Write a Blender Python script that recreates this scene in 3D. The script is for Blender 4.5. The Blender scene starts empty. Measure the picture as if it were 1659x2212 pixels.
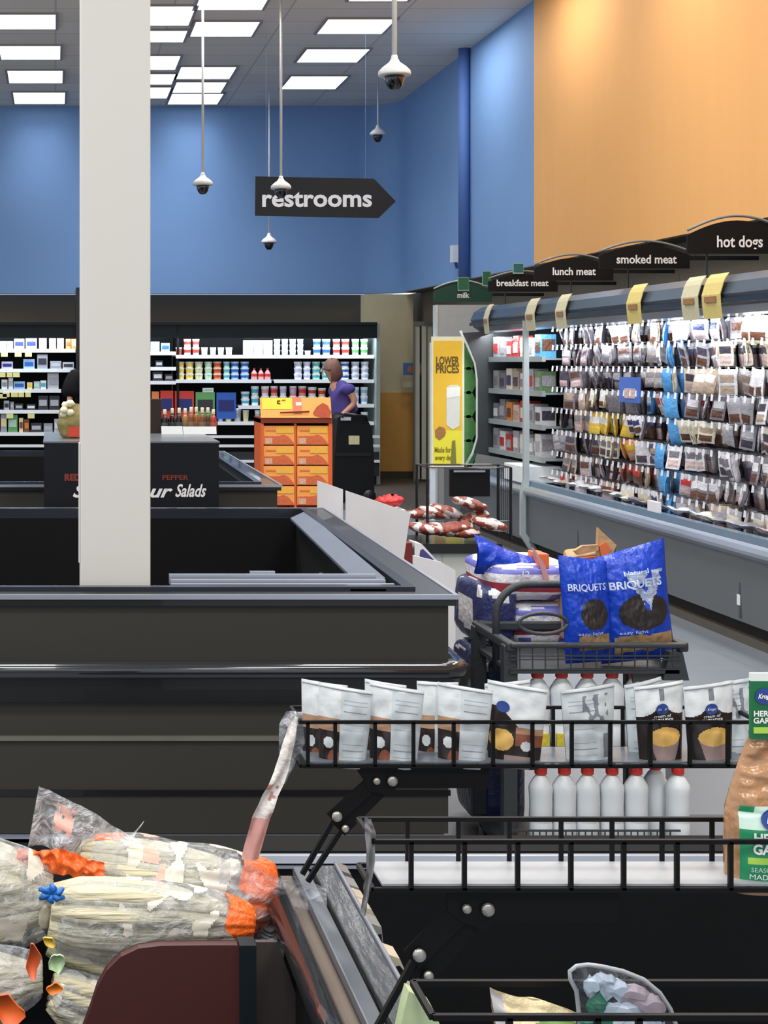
import bpy, math, random
from mathutils import Vector, noise
R = random.Random(7)
C = bpy.context.scene.collection
sc = bpy.context.scene

# ------------------------------------------------------------------ camera, world, light, exposure
F, VX, VY, H = 3300.0, 120.0, 784.0, 1.60     # focal length in px, principal point of the 1659x2212 frame, eye height
cam_d = bpy.data.cameras.new('camera'); cam = bpy.data.objects.new('camera', cam_d); C.objects.link(cam)
cam.location = (0, 0, H); cam.rotation_euler = (math.pi/2, 0, 0)
cam_d.sensor_fit = 'HORIZONTAL'; cam_d.sensor_width = 36; cam_d.lens = F/1659*36
cam_d.shift_x = (829.5-VX)/1659; cam_d.shift_y = -(1106-VY)/1659
cam_d.clip_start = .05; cam_d.clip_end = 100
sc.camera = cam
sc.view_settings.view_transform = 'Standard'; sc.view_settings.look = 'None'
sc.view_settings.gamma = 1; sc.view_settings.use_curve_mapping = False
sc.view_settings.exposure = 0.0
w = bpy.data.worlds.new('store_surround'); sc.world = w; w.use_nodes = True
w.node_tree.nodes['Background'].inputs[0].default_value = (.86, .93, 1, 1)
w.node_tree.nodes['Background'].inputs[1].default_value = 1.0
PANEL = 1.6
CEIL = 5.28
def area(x, y, z, sx, sy, p, col=(1, .98, .95), rot=(0, 0, 0), spread=180):
    d = bpy.data.lights.new('ceiling_or_wash_lamp', 'AREA'); d.shape = 'RECTANGLE'; d.size = sx; d.size_y = sy; d.energy = p; d.color = col; d.spread = math.radians(spread)
    o = bpy.data.objects.new('ceiling_or_wash_lamp', d); C.objects.link(o); o.location = (x, y, z); o.rotation_euler = rot; return o
for ax in (-3.4, -.6, 2.4):
    for ay in (-2.5, 1, 4.4, 7.8, 11.2):
        area(ax, ay, CEIL-.03, 1.2, 1.2, 75, spread=150)
for ay in (15.5, 18.5):
    area(-3.4, ay, CEIL-.03, 1.2, 1.2, 60, spread=130)
for ay in (6.5, 9.0, 11.5, 14.0, 16.8):  # added wall-wash lamps to brighten the right wall, no fixtures there
    area(4.15, ay, CEIL-.03, .3, 1.2, 42 if ay < 11 else 30, (1, .97, .93))

# ------------------------------------------------------------------ helpers
def P(px, py, s): return Vector(((px-VX)/s, F/s, H-(py-VY)/s))
def XZ(px, py, s): p = P(px, py, s); return p.x, p.z
def lin(c):
    c = c/255.0
    return c/12.92 if c <= .04045 else ((c+.055)/1.055)**2.4
def L(rgb): return (lin(rgb[0]), lin(rgb[1]), lin(rgb[2]), 1)
MATS = {}
def M(name, rgb=None, rough=.5, metal=0, var=.12, scale=9, bump=0, bscale=60, coat=0, alpha=1, emit=None, stretch=None, trans=0):
    if name in MATS: return MATS[name]
    m = bpy.data.materials.new(name); m.use_nodes = True; nt = m.node_tree; b = nt.nodes['Principled BSDF']
    b.inputs['Roughness'].default_value = rough; b.inputs['Specular IOR Level'].default_value = .5 if max(rgb) > 45 or coat or rough < .4 else .22; b.inputs['Metallic'].default_value = metal
    b.inputs['Coat Weight'].default_value = coat; b.inputs['Alpha'].default_value = alpha
    b.inputs['Transmission Weight'].default_value = trans
    tc = nt.nodes.new('ShaderNodeTexCoord')
    src = tc.outputs['Object']
    if stretch:
        mp = nt.nodes.new('ShaderNodeMapping'); mp.inputs['Scale'].default_value = stretch
        nt.links.new(src, mp.inputs[0]); src = mp.outputs[0]
    n = nt.nodes.new('ShaderNodeTexNoise'); n.inputs['Scale'].default_value = scale; n.inputs['Detail'].default_value = 3
    nt.links.new(src, n.inputs['Vector'])
    mx = nt.nodes.new('ShaderNodeMix'); mx.data_type = 'RGBA'
    c = L(rgb)
    mx.inputs[6].default_value = tuple(max(0, v*(1-var)) for v in c[:3])+(1,)
    mx.inputs[7].default_value = tuple(min(1, v*(1+var)) for v in c[:3])+(1,)
    nt.links.new(n.outputs[0], mx.inputs[0]); nt.links.new(mx.outputs[2], b.inputs['Base Color'])
    if bump:
        n2 = nt.nodes.new('ShaderNodeTexNoise'); n2.inputs['Scale'].default_value = bscale; n2.inputs['Detail'].default_value = 4
        nt.links.new(src, n2.inputs['Vector'])
        bp = nt.nodes.new('ShaderNodeBump'); bp.inputs['Strength'].default_value = bump; bp.inputs['Distance'].default_value = .02
        nt.links.new(n2.outputs[0], bp.inputs['Height']); nt.links.new(bp.outputs[0], b.inputs['Normal'])
    if emit:
        b.inputs['Emission Color'].default_value = (*emit[0], 1); b.inputs['Emission Strength'].default_value = emit[1]
    MATS[name] = m; return m
def film(name, rgb=(255, 255, 255), see=.7, rough=.12, bump=.6, bscale=25):
    """thin clear plastic film: part see-through, part glossy, crumpled"""
    if name in MATS: return MATS[name]
    m = bpy.data.materials.new(name); m.use_nodes = True; nt = m.node_tree; nt.nodes.remove(nt.nodes['Principled BSDF'])
    out = nt.nodes['Material Output']; tr = nt.nodes.new('ShaderNodeBsdfTransparent'); tr.inputs[0].default_value = L(rgb)
    g = nt.nodes.new('ShaderNodeBsdfPrincipled'); g.inputs['Base Color'].default_value = L(rgb); g.inputs['Roughness'].default_value = rough
    g.inputs['Specular IOR Level'].default_value = 1
    n = nt.nodes.new('ShaderNodeTexNoise'); n.inputs['Scale'].default_value = bscale; n.inputs['Detail'].default_value = 3; n.inputs['Distortion'].default_value = 1.5
    tc = nt.nodes.new('ShaderNodeTexCoord'); nt.links.new(tc.outputs['Object'], n.inputs['Vector'])
    bp = nt.nodes.new('ShaderNodeBump'); bp.inputs['Strength'].default_value = bump; bp.inputs['Distance'].default_value = .03
    nt.links.new(n.outputs[0], bp.inputs['Height']); nt.links.new(bp.outputs[0], g.inputs['Normal'])
    mr = nt.nodes.new('ShaderNodeMapRange'); mr.inputs[1].default_value = .35; mr.inputs[2].default_value = .75
    mr.inputs[3].default_value = min(1, (1-see)*.5); mr.inputs[4].default_value = min(1, (1-see)*1.7)
    nt.links.new(n.outputs[0], mr.inputs[0])
    mix = nt.nodes.new('ShaderNodeMixShader'); nt.links.new(mr.outputs[0], mix.inputs[0]); nt.links.new(tr.outputs[0], mix.inputs[1]); nt.links.new(g.outputs[0], mix.inputs[2])
    nt.links.new(mix.outputs[0], out.inputs['Surface'])
    MATS[name] = m; return m

def setp(o, label=None, cat=None, group=None, kind=None):
    if label: o['label'] = label
    if cat: o['category'] = cat
    if group: o['group'] = group
    if kind: o['kind'] = kind
    return o
def thing(name, label, cat, loc, group=None, rz=0):
    o = bpy.data.objects.new(name, None); C.objects.link(o); o.location = loc; o.rotation_euler = (0, 0, rz); o.empty_display_size = .1
    return setp(o, label, cat, group)
def wloc(o):
    v = Vector(o.location)
    while o.parent: o = o.parent; v += o.location
    return v
class MB:
    def __init__(s): s.v = []; s.f = []; s.mi = []; s.cur = 0
    def face(s, idx, mi=None): s.f.append(tuple(idx)); s.mi.append(s.cur if mi is None else mi)
    def add(s, verts, faces, mi=None):
        b = len(s.v); s.v += [tuple(v) for v in verts]
        for f in faces: s.face([b+i for i in f], mi)
        return s
    def box(s, x0, x1, y0, y1, z0, z1, mi=None):
        return s.hexa([(x0, y0, z0), (x1, y0, z0), (x1, y1, z0), (x0, y1, z0), (x0, y0, z1), (x1, y0, z1), (x1, y1, z1), (x0, y1, z1)], mi)
    def hexa(s, v, mi=None):
        return s.add(v, [(0, 3, 2, 1), (4, 5, 6, 7), (0, 1, 5, 4), (1, 2, 6, 5), (2, 3, 7, 6), (3, 0, 4, 7)], mi)
    def prism(s, pts, d, axis='y', mi=None):
        """pts: 2D outline; axis y -> pts are (x,z) at y=d[0]..d[1]; axis x -> (y,z); axis z -> (x,y)"""
        n = len(pts)
        mk = {'y': lambda a, b, t: (a, t, b), 'x': lambda a, b, t: (t, a, b), 'z': lambda a, b, t: (a, b, t)}[axis]
        v = [mk(a, b, d[0]) for a, b in pts]+[mk(a, b, d[1]) for a, b in pts]
        f = [tuple(range(n)), tuple(range(2*n-1, n-1, -1))]+[(i, (i+1) % n, n+(i+1) % n, n+i) for i in range(n)]
        return s.add(v, f, mi)
    def tube(s, path, r, n=8, mi=None, cap=True, flat=1):
        path = [Vector(p) for p in path]; rings = []
        rr = r if isinstance(r, (list, tuple)) else [r]*len(path)
        t0 = (path[1]-path[0]).normalized(); up = Vector((0, 0, 1)) if abs(t0.z) < .9 else Vector((0, 1, 0))
        b = len(s.v)
        for i, p in enumerate(path):
            t = (path[min(i+1, len(path)-1)]-path[max(i-1, 0)]).normalized()
            a = t.cross(up).normalized(); c = a.cross(t).normalized(); up = c
            for k in range(n):
                an = 2*math.pi*k/n
                s.v.append(tuple(p+a*math.cos(an)*rr[i]+c*math.sin(an)*rr[i]*flat))
        for i in range(len(path)-1):
            for k in range(n):
                s.face((b+i*n+k, b+i*n+(k+1) % n, b+(i+1)*n+(k+1) % n, b+(i+1)*n+k), mi)
        if cap: s.face([b+k for k in range(n)][::-1], mi); s.face([b+(len(path)-1)*n+k for k in range(n)], mi)
        return s
    def bar(s, a, b_, w, h=None, mi=None):
        """square bar between two points, w across, h in the other direction"""
        a = Vector(a); b_ = Vector(b_); h = h or w; t = (b_-a).normalized()
        u = t.cross(Vector((0, 0, 1))) if abs(t.z) < .95 else t.cross(Vector((0, 1, 0))); u.normalize(); c = u.cross(t).normalized()
        v = [p+u*i*w/2+c*j*h/2 for p in (a, b_) for i, j in ((-1, -1), (1, -1), (1, 1), (-1, 1))]
        return s.add(v, [(0, 1, 2, 3), (7, 6, 5, 4), (0, 4, 5, 1), (1, 5, 6, 2), (2, 6, 7, 3), (3, 7, 4, 0)], mi)
    def lathe(s, prof, c=(0, 0, 0), n=16, mi=None, axis='z', sx=1, sy=1):
        """prof: (r, h) pairs or (r, h, material)"""
        b = len(s.v); c = Vector(c)
        for p in prof:
            for k in range(n):
                an = 2*math.pi*k/n; x = p[0]*math.cos(an)*sx; y = p[0]*math.sin(an)*sy
                q = (x, y, p[1]) if axis == 'z' else (x, -p[1], y) if axis == 'y' else (-p[1], x, y)
                s.v.append(tuple(c+Vector(q)))
        for i in range(len(prof)-1):
            m_ = prof[i][2] if len(prof[i]) > 2 else mi
            for k in range(n): s.face((b+i*n+k, b+i*n+(k+1) % n, b+(i+1)*n+(k+1) % n, b+(i+1)*n+k), m_)
        s.face([b+k for k in range(n)][::-1], prof[0][2] if len(prof[0]) > 2 else mi)
        s.face([b+(len(prof)-1)*n+k for k in range(n)], prof[-1][2] if len(prof[-1]) > 2 else mi)
        return s
    def grid(s, fn, nu, nv, paint=None, closed=False):
        b = len(s.v)
        for j in range(nv+1):
            for i in range(nu+1): s.v.append(tuple(fn(i/nu, j/nv)))
        for j in range(nv):
            for i in range(nu):
                a = b+j*(nu+1)+i
                s.face((a, a+1, a+nu+2, a+nu+1), paint((i+.5)/nu, (j+.5)/nv) if paint else None)
        return s
    def build(s, name, mats, parent=None, origin=None, smooth=False, bevel=0, label=None, cat=None, group=None, kind=None):
        if not isinstance(mats, (list, tuple)): mats = [mats]
        off = wloc(parent) if parent is not None else Vector(origin if origin is not None else (0, 0, 0))
        me = bpy.data.meshes.new(name)
        me.from_pydata([(v[0]-off.x, v[1]-off.y, v[2]-off.z) for v in s.v], [], s.f)
        for m in mats: me.materials.append(m)
        me.polygons.foreach_set('material_index', [min(i or 0, len(mats)-1) for i in s.mi])
        if smooth: me.polygons.foreach_set('use_smooth', [True]*len(me.polygons))
        me.update()
        o = bpy.data.objects.new(name, me); C.objects.link(o)
        if parent is not None: o.parent = parent
        elif origin is not None: o.location = origin
        if bevel:
            bm = o.modifiers.new('bevel', 'BEVEL'); bm.width = bevel; bm.segments = 2; bm.limit_method = 'ANGLE'
        return setp(o, label, cat, group, kind)
def copy_thing(o, loc, label=None, name=None, group=None, mats=None, rot=None, scale=None):
    c = o.copy(); C.objects.link(c); c.location = loc
    if label: c['label'] = label
    if group: c['group'] = group
    if rot: c.rotation_euler = rot
    if scale: c.scale = scale
    for ch in list(o.children):
        d = ch.copy(); C.objects.link(d); d.parent = c
        for g in list(ch.children):
            e = g.copy(); C.objects.link(e); e.parent = d
    return c
def textgeo(body, size=1.0, shear=0, bold=0, align='CENTER', sp=1.0):
    cu = bpy.data.curves.new('t', 'FONT'); cu.body = body; cu.size = size; cu.shear = shear; cu.offset = bold; cu.align_x = align; cu.align_y = 'CENTER'
    cu.space_character = sp; cu.resolution_u = 3
    o = bpy.data.objects.new('t', cu); C.objects.link(o)
    dg = bpy.context.evaluated_depsgraph_get(); dg.update()
    me = o.evaluated_get(dg).to_mesh()
    v = [(a.co.x, a.co.y) for a in me.vertices]; f = [tuple(p.vertices) for p in me.polygons]
    o.evaluated_get(dg).to_mesh_clear(); bpy.data.objects.remove(o); bpy.data.curves.remove(cu)
    return v, f
def text(name, body, fn, mat, parent, size, width=None, **kw):
    """fn maps local text (u, v) metres to world; width scales the text to that width"""
    v, f = textgeo(body, size, **kw)
    if width:
        x0 = min(a for a, _ in v); x1 = max(a for a, _ in v); k = width/(x1-x0); v = [(a*k, b) for a, b in v]
    mb = MB(); mb.add([fn(a, b) for a, b in v], f)
    return mb.build(name, mat, parent)
def flatfn(px, py, s, dy=-.003):
    c = P(px, py, s)
    return lambda u, v: (c.x+u, c.y+dy, c.z+v)
ORD = 'first second third fourth fifth sixth seventh eighth ninth tenth eleventh twelfth thirteenth fourteenth fifteenth sixteenth seventeenth eighteenth nineteenth twentieth'.split()
def nth(i):
    if i < 20: return ORD[i]
    t = ('twenty', 'thirty', 'forty')[(i+1)//10-2]; u = (i+1) % 10
    return (t+'-'+ORD[u-1]) if u else {20: 'twentieth', 30: 'thirtieth', 40: 'fortieth'}[i+1]
def ellipse(cx, cz, rx, rz, n=20): return [(cx+rx*math.cos(2*math.pi*k/n), cz+rz*math.sin(2*math.pi*k/n)) for k in range(n)]
# ------------------------------------------------------------------ room
m_ceil = M('ceiling_tile', (150, 150, 148), .9, bump=.15, bscale=40)
def tile_mat():
    nt = m_ceil.node_tree; b = nt.nodes['Principled BSDF']
    tc = nt.nodes.new('ShaderNodeTexCoord'); br = nt.nodes.new('ShaderNodeTexBrick')
    br.offset = 0; br.inputs['Scale'].default_value = 1; br.inputs['Brick Width'].default_value = 1.22; br.inputs['Row Height'].default_value = .61; br.inputs['Mortar Size'].default_value = .012
    br.inputs['Color1'].default_value = L((222, 217, 208)); br.inputs['Color2'].default_value = L((230, 225, 216)); br.inputs['Mortar'].default_value = L((196, 193, 187))
    nt.links.new(tc.outputs['Object'], br.inputs['Vector']); nt.links.new(br.outputs[0], b.inputs['Base Color'])
tile_mat()
def floor_mat(name, c1, c2, mortar, rough, size=.305):
    m = M(name, c1, rough, var=.1, scale=2, bump=.05, bscale=8); nt = m.node_tree; b = nt.nodes['Principled BSDF']
    tc = nt.nodes.new('ShaderNodeTexCoord'); br = nt.nodes.new('ShaderNodeTexBrick'); br.offset = 0
    for k, v in (('Scale', 1), ('Brick Width', size), ('Row Height', size), ('Mortar Size', .004)): br.inputs[k].default_value = v
    br.inputs['Color1'].default_value = L(c1); br.inputs['Color2'].default_value = L(c2); br.inputs['Mortar'].default_value = L(mortar)
    nt.links.new(tc.outputs['Object'], br.inputs['Vector'])
    n = nt.nodes.new('ShaderNodeTexNoise'); n.inputs['Scale'].default_value = 1.3; n.inputs['Detail'].default_value = 6
    nt.links.new(tc.outputs['Object'], n.inputs['Vector'])
    mx = nt.nodes.new('ShaderNodeMix'); mx.data_type = 'RGBA'; mx.blend_type = 'MULTIPLY'; mx.inputs[0].default_value = .25
    nt.links.new(br.outputs[0], mx.inputs[6]); nt.links.new(n.outputs[0], mx.inputs[7]); nt.links.new(mx.outputs[2], b.inputs['Base Color'])
    return m
m_floor = floor_mat('floor_vinyl', (122, 128, 136), (116, 122, 131), (106, 112, 120), .35, .61)
m_floor2 = floor_mat('floor_dark_tile_shade', (74, 68, 64), (68, 62, 58), (52, 48, 46), .5)  # brown tiles, with the dark shading of the far floor in their colour
XW = 4.85; YB = 21.85; YP = 21.15
def struct(name, mb, mats, **k): return mb.build(name, mats, kind='structure', **k)
struct('floor', MB().box(-9, XW+1, -4, 16.6, -.05, 0), m_floor)
struct('trim_1', MB().box(-9, XW+1, 16.6, 23, -.05, 0), m_floor2)
struct('ceiling', MB().box(-9, XW+1, -4, 23, CEIL, CEIL+.05), m_ceil)
m_blue = M('blue_paint', (118, 156, 206), .75, var=.03, scale=1.5)
m_blue2 = M('blue_paint_pipe', (78, 112, 176), .7, var=.05)
m_orange = M('orange_paint', (232, 172, 104), .75, var=.04, scale=2, stretch=(1, 3, .3))
m_brown = M('dark_taupe_paint', (110, 102, 88), .85, var=.06)
m_beige = M('beige_paint', (196, 186, 152), .85, var=.05)
m_ochre = M('ochre_paint', (206, 154, 78), .8, var=.05)
# fascia: back wall + rounded corner + right wall, bottom edge at 2.55
ZB = 2.59; YO = F/((1156-VX)/XW)   # where blue turns to orange
rc = .5
path = [(-9, YB), (XW-rc-.2, YB)]+[(XW-rc+rc*math.sin(a), YB-rc*(1-math.cos(a))-0) for a in [math.radians(k) for k in range(0, 91, 6)]]
mb = MB()
def wallstrip(mb, path, z0, z1, t=.1):
    out = [(x+(t if i else 0), y+t) for i, (x, y) in enumerate(path)]
    n = len(path); v = [(x, y, z0) for x, y in path]+[(x, y, z1) for x, y in path]+[(x, y, z0) for x, y in out]+[(x, y, z1) for x, y in out]
    f = []
    for i in range(n-1):
        f += [(i, i+1, n+i+1, n+i), (2*n+i, 3*n+i, 3*n+i+1, 2*n+i+1), (i, 2*n+i, 2*n+i+1, i+1), (n+i, n+i+1, 3*n+i+1, 3*n+i)]
    f += [(0, n, 3*n, 2*n), (n-1, 3*n-1, 4*n-1, 2*n-1)]
    mb.add(v, f)
    return mb
struct('wall_back', wallstrip(mb, path, ZB, CEIL), m_blue, smooth=False)
struct('wall_right', MB().box(XW, XW+.1, YO, YB-rc, ZB, CEIL), m_blue)
struct('wall_orange', MB().box(XW-.012, XW+.1, -4, YO-.002, ZB, CEIL), m_orange)
struct('trim_2', MB().tube([(XW-.07, 3300/(882/4.78), ZB), (XW-.07, 3300/(882/4.78), CEIL)], .065, 12), m_blue2, smooth=True)
struct('trim_3', MB().box(-9, XW, YB+.12, YB+.14, ZB-.004, ZB+.0), m_brown)
# soffit underside + recessed lower walls
struct('wall_lower_right', MB().box(XW+.25, XW+.35, -4, 23, 0, ZB), m_brown)
struct('trim_4', MB().box(XW, XW+.25, -4, YB-rc, ZB-.01, ZB-.001), m_brown)
xb0 = (790-VX)/156; xb1 = (893-VX)/156
struct('wall_lower_back', MB().box(-9, xb1, YB+.36, YB+.4, 0, ZB), m_brown)
mbb = MB().box(xb0, xb1, YP+.02, YP+.35, 1.19, 2.55, 0).box(xb0, xb1, YP, YP+.35, .1, 1.19, 1)
mbb.box(xb0, xb1, YP-.01, YP+.35, 0, .1, 2)
struct('wall_pier', mbb, [m_beige, m_ochre, M('pier_base', (60, 54, 48))])
struct('wall_passage', MB().box(xb1, XW+.3, YB+.25, YB+.35, 0, ZB), M('passage_wall', (120, 116, 104), .8))
# plastic strip door in the passage
t = thing('strip_curtain', 'hanging clear plastic strip curtain in the passage right of the ochre pier', 'curtain', ((918-VX)/160, F/160, 0))
s_ = 160; x0 = (896-VX)/s_; x1 = (950-VX)/s_
MB().box(x0-.02, x1, F/s_-.02, F/s_+.02, 2.1, 2.16).box(x0-.02, x0, F/s_-.02, F/s_+.02, 0, 2.1).build('frame', M('strip_frame', (110, 108, 98), .5), t)
for k in range(4):
    a = x0+k*(x1-x0)/4
    MB().box(a+.005, a+(x1-x0)/4-.02, F/s_-.004-(k % 2)*.012, F/s_-(k % 2)*.012, .03, 2.1).build('strip', M('strip_plastic', (190, 190, 176), .25, var=.2, scale=4, stretch=(1, 1, .4)), t)
# posters by the passage
t = thing('wall_poster', 'small blue and orange poster at the passage edge above the ochre wall', 'poster', P(895, 805, 158))
mb = MB().box(*[(870-VX)/158, (918-VX)/158], F/158-.03, F/158-.02, H-(810-VY)/158, H+.0, 0)
mb.prism(ellipse((897-VX)/158, H-(798-VY)/158, .12, .06), (F/158-.035, F/158-.03), mi=1)
mb.build('poster_sheet', [M('poster_blue', (60, 110, 165)), M('poster_orange', (176, 106, 72))], t)
MB().box((868-VX)/158, (893-VX)/158, F/158-.05, F/158-.02, H-(836-VY)/158, H-(824-VY)/158).build('sign_holder', M('poster_cream', (180, 176, 150)), t)
# wall sensor box up on the blue wall
t = thing('wall_horn', 'small white box on the blue right wall left of the dark blue pipe', 'speaker', P(964, 548, 180))
MB().box(XW-.1, XW, F/180-.06, F/180+.06, P(0, 567, 180).z, P(0, 530, 180).z).build('case', M('white_plastic', (225, 228, 232), .4), t)
MB().bar((XW-.05, F/180, P(0, 567, 180).z), (XW-.03, F/180, P(0, 580, 180).z), .03).build('bracket', M('bracket_blue', (70, 100, 160)), t)

# ------------------------------------------------------------------ ceiling lights
m_diff = M('light_diffuser', (255, 255, 255), .6, emit=((.97, .98, 1), PANEL)); m_frame = M('light_frame', (150, 150, 150), .6)
HC = CEIL-H
def cl_light(px0, px1, py0, py1, label):
    s0 = (VY-py1)/HC; s1 = (VY-py0)/HC; sm = (s0+s1)/2
    ya, yb = F/s1, F/s0; xa, xb = (px0-VX)/sm, (px1-VX)/sm
    t = thing('ceiling_light', label, 'ceiling light', ((xa+xb)/2, (ya+yb)/2, CEIL), 'square light panels in the ceiling')
    MB().box(xa-.03, xb+.03, ya-.03, ya, CEIL-.02, CEIL).box(xa-.03, xb+.03, yb, yb+.03, CEIL-.02, CEIL).box(xa-.03, xa, ya, yb, CEIL-.02, CEIL).box(xb, xb+.03, ya, yb, CEIL-.02, CEIL).build('frame', m_frame, t)
    MB().box(xa, xb, ya, yb, CEIL-.012, CEIL-.001).build('diffuser', m_diff, t)
    area((xa+xb)/2, (ya+yb)/2, CEIL-.014, xb-xa, yb-ya, 10.5, (.97, .98, 1), spread=104)
LT = [(-10, 120, 28, 60, 'left column'), (0, 130, 96, 126, 'left column'), (18, 135, 150, 177, 'left column'), (30, 140, 197, 222, 'left column'),
      (308, 415, 10, 52, 'column just right of the white post'), (300, 400, 63, 88, 'column just right of the white post'), (268, 384, 118, 148, 'column just right of the white post'), (262, 375, 157, 180, 'column just right of the white post'), (256, 365, 186, 210, 'column just right of the white post'),
      (428, 575, -16, 18, 'middle column'), (417, 552, 44, 76, 'middle column'), (386, 503, 142, 168, 'middle column'), (377, 483, 175, 198, 'middle column'), (367, 476, 200, 223, 'middle column'),
      (770, 900, -45, -1, 'right column'), (697, 840, 38, 70, 'right column'), (652, 785, 103, 132, 'right column'), (618, 738, 162, 190, 'right column')]
cnt = {}
tot = {}
for l in LT: tot[l[4]] = tot.get(l[4], 0)+1
for x0, x1, y0, y1, c in LT:
    k = cnt.get(c, 0); cnt[c] = k+1
    cl_light(x0, x1, y0, y1, f'lit ceiling panel, {ORD[k]} from the top in the {c}')

# ------------------------------------------------------------------ dome cameras on ceiling rods
m_cw = M('camera_white', (214, 214, 212), .4); m_cb = M('camera_dome_black', (14, 14, 16), .08, coat=1)
def dome(px, py, s, label, fat=1):
    """py = lower rim of the white cap"""
    c = P(px, py, s); t = thing('dome_camera', label, 'security camera', (c.x, c.y, c.z), 'dome cameras hanging from ceiling rods')
    MB().tube([(c.x, c.y, c.z+.07), (c.x, c.y, CEIL)], .013*fat, 10).build('rod', m_cw, t, smooth=True)
    MB().lathe([(.1, -.012), (.103, 0), (.1, .02), (.075, .045), (.035, .075), (.022, .1), (.018, .12)], c, 24).build('housing', m_cw, t, smooth=True)
    MB().lathe([(.005, -.105), (.03, -.1), (.05, -.075), (.062, -.04), (.066, -.01)], c, 24).build('dome', m_cb, t, smooth=True)
dome(852, 160, 339, 'largest dome camera, white, hanging nearest near the top of the photo', 1.3)
dome(438, 398, 212, 'white dome camera hanging just right of the white post')
dome(607, 406, 215, 'white dome camera hanging in front of the restrooms sign')
dome(816, 290, 165, 'white dome camera hanging highest in front of the blue corner', .8)
dome(581, 523, 160, 'smallest dome camera, hanging below the restrooms sign', .7)

# ------------------------------------------------------------------ restrooms sign
s = 195
t = thing('restrooms_sign', 'black arrow sign reading restrooms hanging before the blue wall', 'sign', P(700, 470, s))
pts = [XZ(*p, s) for p in ((552, 381), (808, 386), (855, 435), (818, 471), (551, 466))]
y = F/s
MB().prism(pts, (y, y+.02)).build('panel', M('sign_black', (34, 36, 40), .5), t)
text('lettering', 'restrooms', flatfn(684, 430, s), M('sign_white', (225, 228, 232), .5), C.objects[-1], 52/s, width=(803-566)/s, bold=.007)
for q in (575, 790):
    a = P(q, 384, s); MB().tube([a+Vector((0, .01, 0)), Vector((a.x, a.y+.01, CEIL))], .0012, 4).build('wire', M('wire_blue_grey', (120, 140, 180), .4), t)

# ------------------------------------------------------------------ white post
s = 690; a = P(174, 1300, s); b = P(325, 1300, s)
t = MB().box(a.x, b.x, a.y, a.y+.2, 0, CEIL, 0).box(a.x-.006, a.x, a.y+.02, a.y+.04, .97, 1.35, 0)
t.build('support_post', M('post_white', (214, 212, 206), .55, var=.04, scale=2, stretch=(1, 1, .1)), origin=(a.x+.1, a.y+.1, 0), bevel=.004,
        label='tall white square support post rising from the empty freezer to the ceiling', cat='post')

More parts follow.
